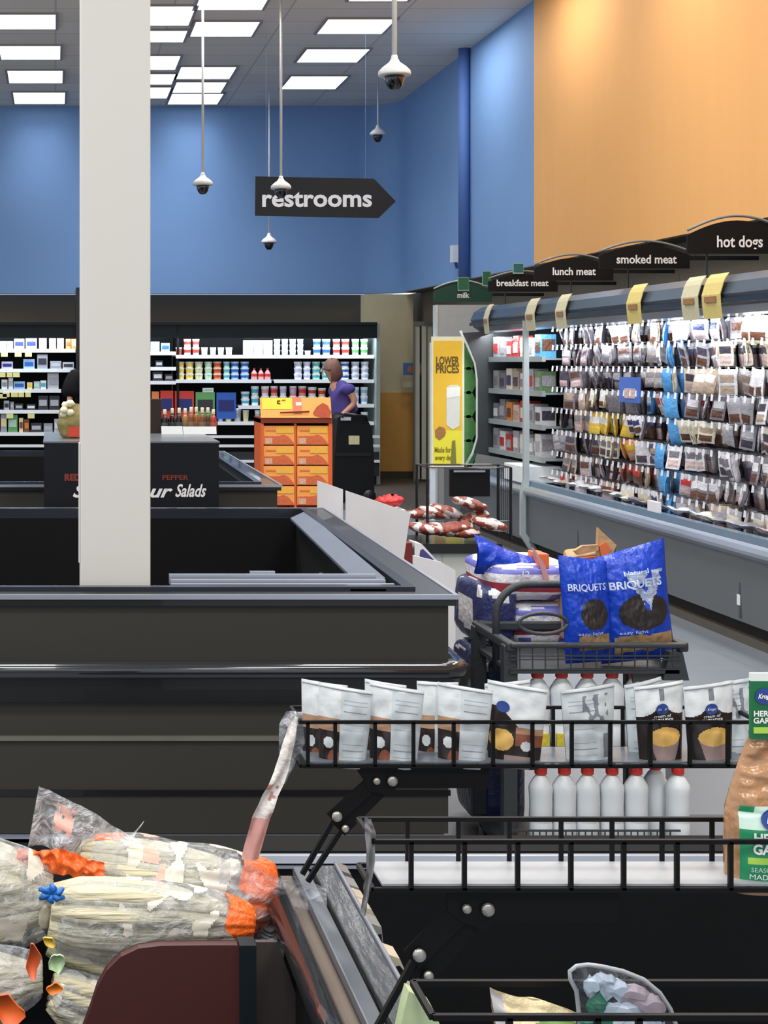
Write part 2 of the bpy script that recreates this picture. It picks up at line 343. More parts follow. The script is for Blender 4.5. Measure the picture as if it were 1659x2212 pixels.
# ------------------------------------------------------------------ chest freezers
m_black = M('black_enamel', (16, 17, 20), .35, var=.2, coat=.3); m_liner = M('freezer_liner', (7, 8, 11), .7, var=.3)
m_rail = M('bumper_steel', (176, 182, 194), .28, metal=.65, var=.2, scale=3, stretch=(.4, .4, 3)); m_panel = M('taupe_panel', (50, 48, 42), .6, var=.04)
m_rimtop = M('rim_grey', (44, 50, 60), .25, metal=.3, var=.2, scale=5)
def freezer(label, xl, xr0, xr1, y0, y1, zr, details):
    """xr0/xr1: right edge at the near / far end"""
    t = thing('chest_freezer', label, 'freezer', ((xl+xr0)/2, y0, 0), 'black and taupe island freezers')
    def xr(y): return xr0+(xr1-xr0)*(y-y0)/(y1-y0)
    def slab(name, inset, wd, za, zb, mat, ins_f=None):
        """ring following the four sides"""
        mb = MB(); i = inset
        o = [(xl+i, y0+i), (xr0-i, y0+i), (xr1-i, y1-i), (xl+i, y1-i)]; n = [(xl+i+wd, y0+i+wd), (xr0-i-wd, y0+i+wd), (xr1-i-wd, y1-i-wd), (xl+i+wd, y1-i-wd)]
        for k in range(4):
            j = (k+1) % 4
            q = [(*o[k], za), (*o[j], za), (*n[j], za), (*n[k], za), (*o[k], zb), (*o[j], zb), (*n[j], zb), (*n[k], zb)]
            mb.hexa(q)
        return mb.build(name, mat, t)
    slab('side_panel', .02, .05, .18, zr-.02, m_panel)
    slab('kick_base', .06, .05, 0, .14, m_black)
    slab('kick_rail', .03, .03, .16, .175, m_rail)
    slab('rim', 0, .1, zr-.03, zr, m_black)
    slab('rim_trim', -.006, .012, zr-.01, zr+.004, m_rail)
    slab('inner_rail', .1, .035, zr-.05, zr+.012, m_rimtop)
    if details:
        bz = .68; MB().tube([(xl, y0-.02, bz), (0, y0-.02, bz), (xr0-.04, y0-.02, bz), (xr0, y0-.01, bz), (xr0+.02, y0+.03, bz), (xr0+.025, y0+.2, bz), (xr1+.02, y1, bz)], .026, 12).build('bumper', M('bumper_gloss', (40, 43, 48), .12, metal=.2, coat=1, var=.3, scale=4), t, smooth=True)
        slab('bumper_backing', -.015, .04, .585, .655, m_black)
        slab('panel_strip', .008, .02, .462, .476, M('strip_grey', (108, 106, 98), .5))
        slab('panel_groove', .014, .01, .295, .312, m_black)
        # corner bumper cap
        MB().lathe([(.03, .58), (.05, .6), (.05, .69), (.03, .7)], (xr0+.0, y0+.03, 0), 12).build('corner_cap', m_black, t, smooth=True)
        # sliding glass lid rails stacked behind the front rim, with thumb screws
        for k, (yy, zz) in enumerate(((.16, zr+.012), (.2, zr+.02), (.25, zr+.03))):
            MB().box(.36, xr0-.15-.02*k, y0+yy, y0+yy+.02, zz-.03, zz).build('lid_rail', m_rail, t)
        for x_ in (.0, -.16, .31):
            MB().lathe([(.008, 0), (.008, .006)], (x_, y0+.17, zr+.0), 8).build('screw', m_rail, t)
        MB().box(.62, .7, y0+.28, y0+.3, zr-.02, zr+.035).build('latch', m_rail, t)
        # angled glass frame lying inside right side
        MB().hexa([(xr0-.22, y0+.3, zr-.03), (xr0-.15, y0+.3, zr-.0), (xr1-.13, y1-.25, zr-.0), (xr1-.2, y1-.25, zr-.03),
                   (xr0-.22, y0+.3, zr-.02), (xr0-.15, y0+.3, zr+.012), (xr1-.13, y1-.25, zr+.012), (xr1-.2, y1-.25, zr-.02)]).build('lid_frame', M('lid_grey', (104, 112, 126), .4, metal=.15), t)
        MB().bar((xr0-.5, y0+.6, zr-.2), (xr1-.24, y1-1.3, zr-.14), .012, .02).build('inside_rod', m_rail, t)
        MB().box(xr0-.3, xr0-.19, y0+.1, y0+.16, zr-.02, zr+.006).build('corner_plate', M('plate_light', (170, 178, 190), .35), t)
    mb = MB().box(xl+.1, xr0-.12, y0+.13, y0+.16, .25, zr-.03).box(xl+.1, xl+.14, y0+.16, y1-.13, .25, zr-.03)
    mb.box(xl+.1, xr1-.12, y1-.16, y1-.13, .25, zr-.03).box(xl+.1, min(xr0, xr1)-.14, y0+.13, y1-.13, .22, .25)
    mb.hexa([(xr0-.16, y0+.13, .25), (xr0-.12, y0+.13, .25), (xr1-.12, y1-.13, .25), (xr1-.16, y1-.13, .25), (xr0-.16, y0+.13, zr-.03), (xr0-.12, y0+.13, zr-.03), (xr1-.12, y1-.13, zr-.03), (xr1-.16, y1-.13, zr-.03)])
    mb.build('liner', m_liner, t)
    return t
freezer('large empty island freezer with taupe front panels surrounding the white post', -2.2, 1.205, 1.292, F/719, F/449, .9, True)
freezer('second island freezer behind the black salad display box', -2.2, 1.29, 1.33, F/378, F/273, .9, False)
# ------------------------------------------------------------------ dairy coolers along the back wall
m_shelf = M('shelf_white', (236, 242, 248), .4, var=.02); m_cool = M('cooler_black', (16, 18, 22), .5); m_led = M('led_tube', (255, 255, 255), .5, emit=((.85, .93, 1), 10))
m_tag = M('price_tag_yellow', (226, 220, 150), .6)
SB = 163.0; YC = F/SB
def cooler(label, px0, px1, shelves, rails=(), right_post=True, div=()):
    x0, x1 = (px0-VX)/SB, (px1-VX)/SB
    t = thing('dairy_cooler', label, 'cooler', ((x0+x1)/2, YC, 0))
    zt = P(0, 700, SB).z; zh = P(0, 731, SB).z
    MB().box(x0, x1, YC+.72, YC+.78, .3, zt).box(x0, x1, YC-.1, YC+.72, zt-.04, zt).box(x0, x0+.03, YC, YC+.72, .3, zt).build('cabinet', m_cool, t)
    MB().box(x0, x1, YC-.16, YC-.12, zh, zt).box(x0, x1, YC-.18, YC-.1, zt-.02, zt+.02).build('header', M('cooler_header', (26, 34, 38), .4), t)
    MB().box(x0+.05, x1-.05, YC-.09, YC-.06, zh+.02, zh+.05).build('light_tube', m_led, t)
    d = bpy.data.lights.new('cooler_lamp', 'AREA'); d.shape = 'RECTANGLE'; d.size = x1-x0-.1; d.size_y = .1; d.energy = 8*(x1-x0); d.color = (.86, .94, 1)
    o = bpy.data.objects.new('cooler_lamp', d); C.objects.link(o); o.location = ((x0+x1)/2, YC-.1, zh+.01); o.rotation_euler = (math.radians(28), 0, 0)
    for (a, b, py) in shelves:
        z = P(0, py, SB).z; xa, xb = (a-VX)/SB, (b-VX)/SB
        MB().box(xa, xb, YC+.0, YC+.7, z-.02, z).box(xa, xb, YC-.012, YC, z-.045, z+.002).build('shelf', m_shelf, t)
    if right_post:
        MB().box(x1-.0, x1+.05, YC-.12, YC+.78, 0, zt).build('end_panel', M('cooler_end', (150, 164, 160), .4), t)
    mb = MB().box(x0, x1, YC-.1, YC+.72, 0, .3)
    mb.hexa([(x0, YC-.3, .12), (x1, YC-.3, .12), (x1, YC-.1, .12), (x0, YC-.1, .12), (x0, YC-.3, .44), (x1, YC-.3, .44), (x1, YC-.1, .3), (x0, YC-.1, .3)])
    mb.build('base', M('cooler_base', (40, 44, 52), .4), t)
    for z in rails:
        MB().box(x0, x1, YC-.33, YC-.3, z, z+.035).build('bumper_rail', m_shelf, t)
    for k, (a, py) in enumerate(div):
        MB().box((a-VX)/SB, (a-VX)/SB+.09, YC-.02, YC-.013, P(0, py, SB).z-.09, P(0, py, SB).z-.03).build('price_tag', m_tag, t)
    return t
ROWB = [(380, 808, 767), (380, 586, 820), (592, 808, 820), (515, 745, 876), (745, 808, 873), (470, 808, 911)]
cooler('wide dairy cooler on the back wall full of stacked tubs, behind the person in purple', 382, 809, ROWB, rails=(.3, .5, .62))
ROWA = [(-60, 163, 754), (-60, 163, 797), (-60, 132, 841), (-60, 130, 886), (-60, 122, 934)]
cooler('dairy cooler left of the white post with narrow shelves and yellow price tags', -60, 172, ROWA, rails=(.3, .5), right_post=False,
       div=[(2, 756), (32, 756), (54, 756), (0, 800), (12, 800), (28, 800), (6, 843), (24, 843), (40, 843), (52, 843), (0, 846), (60, 889), (14, 889)])
cooler('narrow cooler strip right of the white post with dark items on two shelves', 174, 380, [(174, 380, 760), (174, 380, 793), (174, 380, 823)], right_post=False)
struct('trim_5', MB().box((164-VX)/SB, (176-VX)/SB, YC-.2, YC+.9, 0, ZB), m_black)

PC = {}
def pm(rgb):
    k = tuple(rgb)
    if k not in PC: PC[k] = M('package_%d_%d_%d' % k, rgb, .45, var=.1, scale=30)
    return PC[k]
COL = {'white': (226, 236, 244), 'pale blue': (150, 190, 232), 'blue': (44, 92, 182), 'red': (196, 60, 50), 'pink': (226, 150, 156), 'lilac': (188, 182, 218), 'green': (96, 160, 96),
       'mint': (172, 214, 196), 'cream': (226, 210, 160), 'pale green': (196, 214, 168), 'teal': (70, 170, 190), 'orange': (220, 130, 70), 'grey': (150, 156, 168), 'dark': (48, 50, 60), 'brown': (120, 76, 48), 'dark blue': (30, 44, 110), 'yellow': (230, 200, 70), 'silver': (180, 186, 196)}
def tub(wd, h, col, band):
    r = wd/2
    return MB().lathe([(r*.8, 0, 0), (r*.86, h*.3, 0), (r*.87, h*.3, 1), (r*.93, h*.68, 1), (r*.94, h*.68, 0), (r*.96, h*.84, 0), (r, h*.85, 2), (r, h*.97, 2), (r*.95, h, 2)], n=14)
def box3(wd, h, dp, col, band):
    m = MB(); m.box(-wd/2, wd/2, 0, dp, 0, h, 0); m.box(-wd*.4, wd*.4, -.003, 0, h*.3, h*.72, 1); return m
def jug(wd, h):
    r = wd/2
    return MB().lathe([(r*.9, 0, 0), (r, h*.05, 0), (r, h*.25, 0), (r*1.01, h*.27, 1), (r*1.01, h*.5, 1), (r*.98, h*.52, 0), (r*.7, h*.68, 0), (r*.32, h*.82, 0), (r*.32, h*.84, 2), (r*.34, h*.98, 2), (r*.2, h, 2)], n=14)
PROT = {}
def product(kind, px0, px1, py_top, py_base, col, band, label, s=SB, group=None, y=None, cat=None):
    wd = (px1-px0)/s*.96; h = (py_base-py_top)/s; key = (kind, round(wd, 3), round(h, 3), col, band)
    x = ((px0+px1)/2-VX)/s; yy = (F/s) if y is None else y
    nm = {'tub': 'dairy_tub', 'box': 'dairy_carton', 'bottle': 'drink_bottle', 'tray': 'food_tray'}[kind]
    cat = cat or {'tub': 'tub', 'box': 'carton', 'bottle': 'bottle', 'tray': 'tray'}[kind]
    z = P(0, py_base, s).z
    if key in PROT:
        o = PROT[key].copy(); C.objects.link(o)
    else:
        if kind == 'tub': mb = tub(wd, h, col, band)
        elif kind == 'bottle': mb = jug(wd, h)
        else: mb = box3(wd, h, .12, col, band)
        lid = {'tub': 'white', 'bottle': band}.get(kind, col)
        o = mb.build(nm, [pm(COL[col]), pm(COL[band]), pm(COL[lid])], smooth=False)
        PROT[key] = o
    o.location = (x, yy+(wd/2+.012 if kind in ('tub', 'bottle') else .012), z)
    setp(o, label, cat, group); return o
def stack(px0, px1, top, base, n, col, band, where, g, kind='tub', s=SB):
    h = (base-top)/n
    for k in range(n):
        pos = {1: '', 2: ('lower', 'upper'), 3: ('bottom', 'middle', 'top')}[n]
        w_ = (pos[k]+' ') if n > 1 else ''
        nm = {'tub': 'tub', 'box': 'carton', 'bottle': 'bottle', 'tray': 'tray'}[kind]
        product(kind, px0, px1, base-h*(k+1)+.3, base-h*k-.3*0, col, band, f'{w_}{col} {nm} with {band} band, {where}', group=g, s=s)
# top shelf
g = 'tubs and cartons on the top shelf of the wide dairy cooler'
row = [(380, 394, 750, 1, 'red', 'brown', 'tub'), (397, 414, 732, 2, 'white', 'red', 'tub'), (416, 432, 732, 2, 'pink', 'red', 'tub'), (435, 450, 750, 1, 'white', 'mint', 'tub'), (454, 468, 750, 1, 'white', 'silver', 'tub'), (471, 485, 750, 1, 'white', 'mint', 'tub'), (488, 503, 750, 1, 'white', 'silver', 'tub'),
       (527, 547, 735, 1, 'white', 'silver', 'box'), (548, 568, 735, 1, 'white', 'pale blue', 'box'), (569, 589, 735, 1, 'white', 'silver', 'box'), (592, 607, 732, 3, 'white', 'silver', 'tub'), (609, 624, 732, 3, 'white', 'pale blue', 'tub'), (626, 641, 732, 3, 'white', 'silver', 'tub'), (643, 657, 732, 3, 'white', 'pale blue', 'tub'),
       (659, 673, 757, 1, 'white', 'pink', 'tub'), (677, 695, 732, 2, 'pale blue', 'blue', 'tub'), (697, 716, 732, 2, 'pale blue', 'blue', 'tub'), (720, 737, 732, 2, 'white', 'red', 'tub'), (739, 757, 732, 2, 'pink', 'red', 'tub'), (761, 778, 732, 2, 'mint', 'green', 'tub'), (780, 797, 732, 2, 'white', 'green', 'tub')]
def put(row, base, shelf, g):
    for k, (a, b, top, n, c, bd, kd) in enumerate(row):
        stack(a, b, top, base, n, c, bd, f'{nth(k)} from left on {shelf}', g, kd)
put(row, 767, 'wide cooler top shelf', g)
g = 'tubs and bottles on the second shelf of the wide dairy cooler'
row = [(381, 400, 781, 3, 'cream', 'yellow', 'tub'), (401, 420, 781, 3, 'cream', 'yellow', 'tub'), (421, 440, 781, 3, 'pale green', 'cream', 'tub'), (442, 460, 781, 3, 'mint', 'pale green', 'tub'), (461, 480, 781, 3, 'orange', 'red', 'tub'), (483, 498, 781, 3, 'mint', 'teal', 'tub'), (499, 518, 781, 3, 'pale blue', 'blue', 'tub'), (520, 540, 781, 3, 'pale blue', 'blue', 'tub'),
       (543, 557, 795, 1, 'pink', 'red', 'bottle'), (558, 571, 795, 1, 'pink', 'red', 'bottle'), (572, 586, 795, 1, 'pink', 'red', 'bottle'), (636, 655, 781, 3, 'white', 'lilac', 'tub'), (656, 673, 781, 3, 'white', 'lilac', 'tub'), (675, 694, 781, 3, 'mint', 'teal', 'tub'), (696, 714, 781, 3, 'mint', 'teal', 'tub'), (737, 757, 781, 3, 'white', 'blue', 'tub'), (760, 779, 781, 3, 'white', 'lilac', 'tub'), (781, 799, 781, 3, 'white', 'lilac', 'tub')]
put(row, 820, 'wide cooler second shelf', g)
g = 'tubs and cartons on the third shelf of the wide dairy cooler'
row = [(521, 541, 846, 2, 'white', 'teal', 'tub'), (543, 561, 834, 2, 'white', 'teal', 'tub'), (565, 583, 834, 2, 'white', 'pink', 'tub'), (585, 602, 834, 2, 'pink', 'red', 'tub'), (605, 621, 834, 2, 'white', 'lilac', 'tub'), (626, 643, 834, 2, 'pink', 'lilac', 'tub'), (645, 664, 834, 2, 'pink', 'red', 'tub'), (666, 686, 836, 2, 'white', 'red', 'tub'), (688, 706, 838, 2, 'cream', 'red', 'tub')]
put(row, 876, 'wide cooler third shelf', g)
row = [(762, 778, 836, 2, 'white', 'pale blue', 'tub'), (780, 797, 836, 2, 'white', 'pale blue', 'tub')]
for k, (a, b, top, n, c, bd, kd) in enumerate(row):
    stack(a, b, top, 873, n, c, bd, f'{("left","right")[k]} stack right of the person in purple', g, kd)
g = 'tubs on the lowest shelf of the wide dairy cooler'
row = [(470, 484, 884, 1, 'silver', 'brown', 'tub'), (486, 503, 884, 1, 'cream', 'dark', 'tub'), (505, 523, 882, 1, 'silver', 'grey', 'tub'), (525, 539, 886, 1, 'cream', 'pale green', 'tub'), (551, 563, 886, 1, 'white', 'silver', 'tub'), (781, 797, 890, 1, 'white', 'red', 'tub')]
put(row, 911, 'wide cooler lowest shelf', g)
# tall coloured cartons above the dressings
g = 'bright bags of shredded cheese behind the dressing bottles'
for k, (a, b, top, c, bd) in enumerate([(328, 344, 846, 'orange', 'red'), (346, 375, 844, 'red', 'dark blue'), (377, 420, 845, 'red', 'dark blue'), (422, 465, 847, 'green', 'dark'), (467, 511, 848, 'blue', 'dark blue')]):
    product('box', a, b, top, 905, c, bd, f'{c} carton with {bd} print above the dressing bottles, {nth(k)} from the white post', group=g)
product('box', 438, 462, 838, 847, 'white', 'mint', 'small white carton lying on top of the green carton', group=g)
# left cooler
g = 'packages in the dairy cooler left of the white post'
rows = {754: [(0, 14, 737, 'white', 'grey'), (15, 28, 737, 'white', 'silver'), (30, 53, 732, 'white', 'dark blue'), (55, 80, 731, 'lilac', 'dark blue'), (84, 101, 730, 'white', 'silver'), (106, 121, 731, 'white', 'mint'), (123, 138, 731, 'white', 'grey'), (142, 153, 732, 'orange', 'brown'), (154, 165, 732, 'orange', 'cream')],
        797: [(3, 28, 781, 'lilac', 'dark blue'), (50, 75, 776, 'pale blue', 'blue'), (80, 103, 765, 'grey', 'dark'), (108, 133, 780, 'grey', 'silver'), (135, 160, 782, 'silver', 'dark')],
        841: [(3, 16, 820, 'white', 'grey'), (18, 28, 816, 'white', 'silver'), (29, 54, 824, 'pale blue', 'blue'), (58, 70, 826, 'cream', 'yellow'), (73, 86, 824, 'silver', 'mint'), (87, 100, 822, 'white', 'teal'), (102, 127, 806, 'silver', 'grey')],
        886: [(8, 20, 866, 'silver', 'dark'), (22, 30, 868, 'grey', 'silver'), (32, 50, 872, 'dark', 'silver'), (57, 77, 873, 'dark', 'white'), (82, 104, 855, 'dark', 'silver'), (106, 129, 855, 'dark', 'silver')],
        934: [(1, 15, 893, 'grey', 'cream'), (17, 38, 896, 'green', 'mint'), (41, 50, 903, 'cream', 'brown'), (52, 63, 906, 'brown', 'orange'), (66, 91, 914, 'dark', 'silver'), (94, 114, 915, 'grey', 'silver'), (117, 130, 905, 'silver', 'white')]}
for q, (base, rw) in enumerate(rows.items()):
    for k, (a, b, top, c, bd) in enumerate(rw):
        product('tray' if base in (797, 886) else 'box', a, b, top, base, c, bd, f'{c} package with {bd} label, {nth(k)} from left on {ORD[q]} shelf left of the post', group=g)
g = 'packages right of the white post on the narrow cooler strip'
for a, b, top, base, c, bd in [(326, 345, 738, 760, 'pale blue', 'grey'), (348, 367, 741, 760, 'pale blue', 'blue'), (336, 352, 779, 793, 'dark', 'silver'), (330, 352, 803, 823, 'dark', 'white'), (356, 374, 808, 823, 'dark', 'grey')]:
    product('box', a, b, top, base, c, bd, f'{c} package with {bd} label on the {({760:"upper",793:"middle",823:"lower"})[base]} shelf right of the post{", larger" if a in (326, 330) else ", smaller"}', group=g)

# ------------------------------------------------------------------ people
m_skin = M('skin', (206, 150, 124), .55, var=.04)
def skinned(name, joints, edges, mat, parent, sub=2):
    me = bpy.data.meshes.new(name); off = wloc(parent)
    me.from_pydata([tuple(Vector(j[:3])-off) for j in joints], edges, []); me.materials.append(mat)
    o = bpy.data.objects.new(name, me); C.objects.link(o); o.parent = parent
    me.attributes.new('x', 'FLOAT', 'POINT')
    bpy.context.view_layer.objects.active = o
    md = o.modifiers.new('skin', 'SKIN')
    if not me.skin_vertices: 
        bm_ = __import__('bmesh').new(); bm_.from_mesh(me); bm_.verts.layers.skin.verify(); bm_.to_mesh(me); bm_.free()
    for i, j in enumerate(joints):
        r = j[3]; me.skin_vertices[0].data[i].radius = (r, j[4] if len(j) > 4 else r); me.skin_vertices[0].data[i].use_root = (i == 0)
    md.use_smooth_shade = True; md.branch_smoothing = .6
    ss = o.modifiers.new('sub', 'SUBSURF'); ss.levels = sub; ss.render_levels = sub
    return o
def hand(J, E, i0, p, d, side):
    """append a palm and five fingers to a joint list; p wrist, d pointing direction"""
    p = Vector(p); d = Vector(d).normalized(); sd = Vector(side).normalized()
    J.append((*(p+d*.04), .026, .014)); ip = len(J)-1; E.append((i0, ip))
    for k, (o_, ln) in enumerate(((-.028, .062), (-.01, .072), (.009, .068), (.026, .052))):
        a = p+d*.075+sd*o_; J.append((*a, .009)); ia = len(J)-1; E.append((ip, ia))
        b = a+d*ln*.5; J.append((*b, .008)); E.append((ia, ia+1))
        c = b+d*ln*.35+Vector((0, 0, -.02)); J.append((*c, .006)); E.append((ia+1, ia+2))
    a = p+d*.03-sd*.035; J.append((*a, .01)); ia = len(J)-1; E.append((ip, ia)); J.append((*(a+d*.04-sd*.012), .008)); E.append((ia, ia+1))
# woman in a purple T-shirt, seen from her left-front, leaning towards the cooler (facing left)
S = 180.0; yp = F/S
px = lambda a: (a-VX)/S
pz = lambda b: H-(b-VY)/S
t = thing('person', 'person in a purple T-shirt leaning forward beside the orange cracker display', 'person', (px(745), yp, 0))
J = [(px(748), yp, pz(915), .13, .11),   # pelvis
     (px(742), yp, pz(888), .125, .1), (px(733), yp, pz(858), .13, .11), (px(728), yp, pz(838), .12, .1), (px(720), yp, pz(824), .055, .05), (px(716), yp, pz(814), .05), # neck
     (px(714), yp, pz(802), .078, .085), (px(713), yp, pz(790), .07, .085)]
E = [(0, 1), (1, 2), (2, 3), (3, 4), (4, 5), (5, 6), (6, 7)]
def limb(pts, root):
    i = root
    for p in pts: J.append(p); E.append((i, len(J)-1)); i = len(J)-1
    return i
i = limb([(px(742), yp-.17, pz(836), .055), (px(757), yp-.2, pz(858), .045), (px(758), yp-.2, pz(872), .04), (px(738), yp-.2, pz(890), .034), (px(722), yp-.2, pz(908), .024)], 3)
hand(J, E, i, (px(722), yp-.2, pz(908)), (-.5, 0, -.85), (0, 1, 0))
i = limb([(px(730), yp+.17, pz(838), .055), (px(722), yp+.2, pz(866), .042), (px(708), yp+.18, pz(880), .03)], 3)
hand(J, E, i, (px(708), yp+.18, pz(880)), (-.8, 0, -.4), (0, 1, 0))
i = limb([(px(746), yp-.1, pz(945), .1), (px(738), yp-.1, pz(995), .062), (px(744), yp-.1, pz(1052), .042), (px(744), yp-.1, .05, .04), (px(722), yp-.1, .03, .03)], 0)
i = limb([(px(752), yp+.1, pz(945), .09), (px(756), yp+.1, pz(998), .062), (px(762), yp+.1, pz(1052), .042), (px(762), yp+.1, .05, .04), (px(742), yp+.1, .03, .03)], 0)
body = skinned('body', J, E, m_skin, t)
hc = Vector((px(712), yp, pz(799)))
# face details: nose, ear, eyes, mouth
MB().lathe([(.001, .03), (.012, .01), (.016, -.01), (.006, -.02)], hc+Vector((-.1, 0, -.015)), 8).build('nose', m_skin, t, smooth=True)
for q in (-.032, .032): MB().lathe([(.002, -.008), (.008, -.004), (.009, 0), (.008, .004), (.002, .008)], hc+Vector((-.075, q, .012)), 10).build('eye', M('eye_dark', (30, 24, 22), .2), t, smooth=True)
MB().box(hc.x-.09, hc.x-.078, hc.y-.025, hc.y+.025, hc.z-.056, hc.z-.048).build('mouth', M('lip', (150, 80, 74), .5), t)
MB().lathe([(.004, -.03), (.017, -.02), (.02, 0), (.017, .02), (.004, .03)], hc+Vector((.012, -.088, -.01)), 10, sy=.4).build('ear', m_skin, t, smooth=True)
# hair: back/top shell
hair = MB()
def hf(u, v):
    th = math.pi*2*u; ph = math.pi*v
    r = .125+.014*noise.noise(Vector((math.cos(th)*2, math.sin(th)*2, v*4)))
    d = Vector((math.cos(th)*math.sin(ph), math.sin(th)*math.sin(ph), math.cos(ph)))
    back = max(0, d.x); lowb = max(0, -d.z)*back
    q = Vector((d.x*r*(1.0 if d.x > 0 else .72), d.y*r*.92, d.z*r*(1.05 if d.z > 0 else 1.35 if d.x > -.1 else .3)))
    return hc+Vector((.022+lowb*.05, 0, .012))+q
hair.grid(hf, 24, 16).build('hair', M('hair_grey_brown', (128, 92, 82), .6, var=.35, scale=30, stretch=(1, 1, .3)), t, smooth=True)
# shirt and trousers over the body
m_purple = M('purple_cotton', (84, 72, 148), .85, var=.12, scale=12, bump=.3, bscale=14)
JS = [(px(749), yp, pz(902), .2, .19), (px(744), yp, pz(884), .18, .17), (px(735), yp, pz(860), .2, .185), (px(730), yp, pz(836), .17, .16), (px(721), yp, pz(827), .08, .07)]
ES = [(0, 1), (1, 2), (2, 3), (3, 4)]
JS += [(px(744), yp-.19, pz(834), .1), (px(754), yp-.22, pz(850), .082), (px(731), yp+.18, pz(838), .075), (px(725), yp+.2, pz(854), .06)]; ES += [(3, 5), (5, 6), (3, 7), (7, 8)]
skinned('t_shirt', JS, ES, m_purple, t)
JT = [(px(749), yp, pz(916), .16, .14)]; ET = []
for sgn, kx in ((-1, -6), (1, 6)):
    b0 = len(JT); JT += [(px(750), yp+.1*sgn, pz(940), .115), (px(746+kx), yp+.1*sgn, pz(995), .085), (px(750+kx), yp+.1*sgn, pz(1050), .07), (px(750+kx), yp+.1*sgn, .09, .07)]
    ET += [(0, b0), (b0, b0+1), (b0+1, b0+2), (b0+2, b0+3)]
skinned('trousers', JT, ET, M('black_trousers', (24, 24, 30), .9), t)
for sgn in (-1, 1): MB().lathe([(.05, 0), (.055, .03), (.05, .07), (.03, .1)], (px(740+sgn*6), yp+.1*sgn, 0), 12, sx=2.2).build('shoe', m_black, t, smooth=True)

# person in black, mostly hidden behind the post
S2 = 185.0; yq = F/S2; qx = lambda a: (a-VX)/S2; qz = lambda b: H-(b-VY)/S2
t = thing('person', 'person in a black jacket mostly hidden behind the white post', 'person', (qx(185), yq, 0))
J = [(qx(192), yq, .95, .13), (qx(190), yq, 1.2, .13), (qx(186), yq, 1.38, .12), (qx(192), yq, 1.5, .055), (qx(200), yq, 1.6, .085), (qx(203), yq, 1.66, .075)]
E = [(0, 1), (1, 2), (2, 3), (3, 4), (4, 5)]
i = limb([(qx(165), yq-.1, qz(815), .06), (qx(152), yq-.15, qz(842), .05), (qx(150), yq-.2, qz(862), .035)], 2)
hand(J, E, i, (qx(150), yq-.2, qz(862)), (-.2, -.3, -.9), (0, 1, 0))
i = limb([(qx(205), yq+.05, 1.36, .06), (qx(212), yq, 1.1, .045), (qx(210), yq-.1, .9, .035)], 2)
hand(J, E, i, (qx(210), yq-.1, .9), (0, -.3, -.9), (1, 0, 0))
for q in (-.1, .1):
    i = limb([(qx(192)+q, yq, .75, .09), (qx(192)+q, yq, .45, .06), (qx(192)+q, yq, .08, .04), (qx(188)+q, yq-.12, .03, .03)], 0)
skinned('body', J, E, m_skin, t)
skinned('jacket', [(qx(190), yq, .95, .18), (qx(188), yq, 1.15, .18), (qx(182), yq, 1.35, .18, .14), (qx(188), yq, 1.5, .1), (qx(164), yq-.1, qz(812), .15), (qx(152), yq-.15, qz(840), .12), (qx(149), yq-.2, qz(860), .085), (qx(206), yq+.05, 1.36, .09), (qx(212), yq, 1.1, .08), (qx(210), yq-.1, .95, .06)],
        [(0, 1), (1, 2), (2, 3), (2, 4), (4, 5), (5, 6), (2, 7), (7, 8), (8, 9)], M('black_jacket', (18, 18, 22), .9), t)
MB().lathe([(.03, .14), (.09, .11), (.118, .04), (.12, -.03), (.1, -.1), (.06, -.13)], (qx(202), yq+.01, 1.62), 16).build('hair', M('hair_black', (20, 18, 18), .6), t, smooth=True)
skinned('trousers', [(qx(192), yq, .95, .16), (qx(192)-.1, yq, .72, .11), (qx(192)-.1, yq, .1, .07), (qx(192)+.1, yq, .72, .11), (qx(192)+.1, yq, .1, .07)], [(0, 1), (1, 2), (0, 3), (3, 4)], M('black_trousers'), t)
for q in (-.1, .1): MB().lathe([(.05, 0), (.055, .03), (.05, .07), (.03, .1)], (qx(190)+q, yq-.05, 0), 12, sy=2.2).build('shoe', m_black, t, smooth=True)

# ------------------------------------------------------------------ salad display box and what stands on it
s0 = 430; a = P(95, 957, s0); b = P(473, 1100, s0); zt = a.z; y0 = a.y
y1 = F/(( 937-VY)/(H-zt))
t = thing('salad_display_box', 'black display box reading Style Your Salads on the front of the freezers', 'display box', ((a.x+b.x)/2, y0, 0))
MB().box(a.x, b.x, y0, y1, 0, zt).build('body', M('display_black', (22, 24, 30), .45), t)
MB().box(a.x-.004, b.x+.004, y0-.004, y1, zt, zt+.008).build('top_panel', M('display_top', (96, 102, 108), .25), t)
m_ink = M('ink_white', (235, 235, 235), .5)
text('lettering', 'Style Your', lambda u, v, c=P(260, 1062, s0): (c.x+u, c.y-.004, c.z+v), m_ink, t, .088, width=(368-152)/s0, shear=.35, bold=.0025)
text('lettering', 'Salads', lambda u, v, c=P(410, 1061, s0): (c.x+u, c.y-.004, c.z+v), m_ink, t, .088, width=(443-376)/s0, shear=.35, bold=.002)
m_rd = M('ink_rust', (120, 42, 30), .6)
text('small_lettering', 'RED', lambda u, v, c=P(157, 1032, s0): (c.x+u, c.y-.004, c.z+v), m_rd, t, .045, bold=.003)
text('small_lettering', 'PEPPER', lambda u, v, c=P(378, 1032, s0): (c.x+u, c.y-.004, c.z+v), m_rd, t, .035, width=56/s0, bold=.001)
zt += .008
def on_top(px_, yy): s_ = F/yy; return (px_-VX)/s_
yb_ = y1-.1; sb = F/yb_
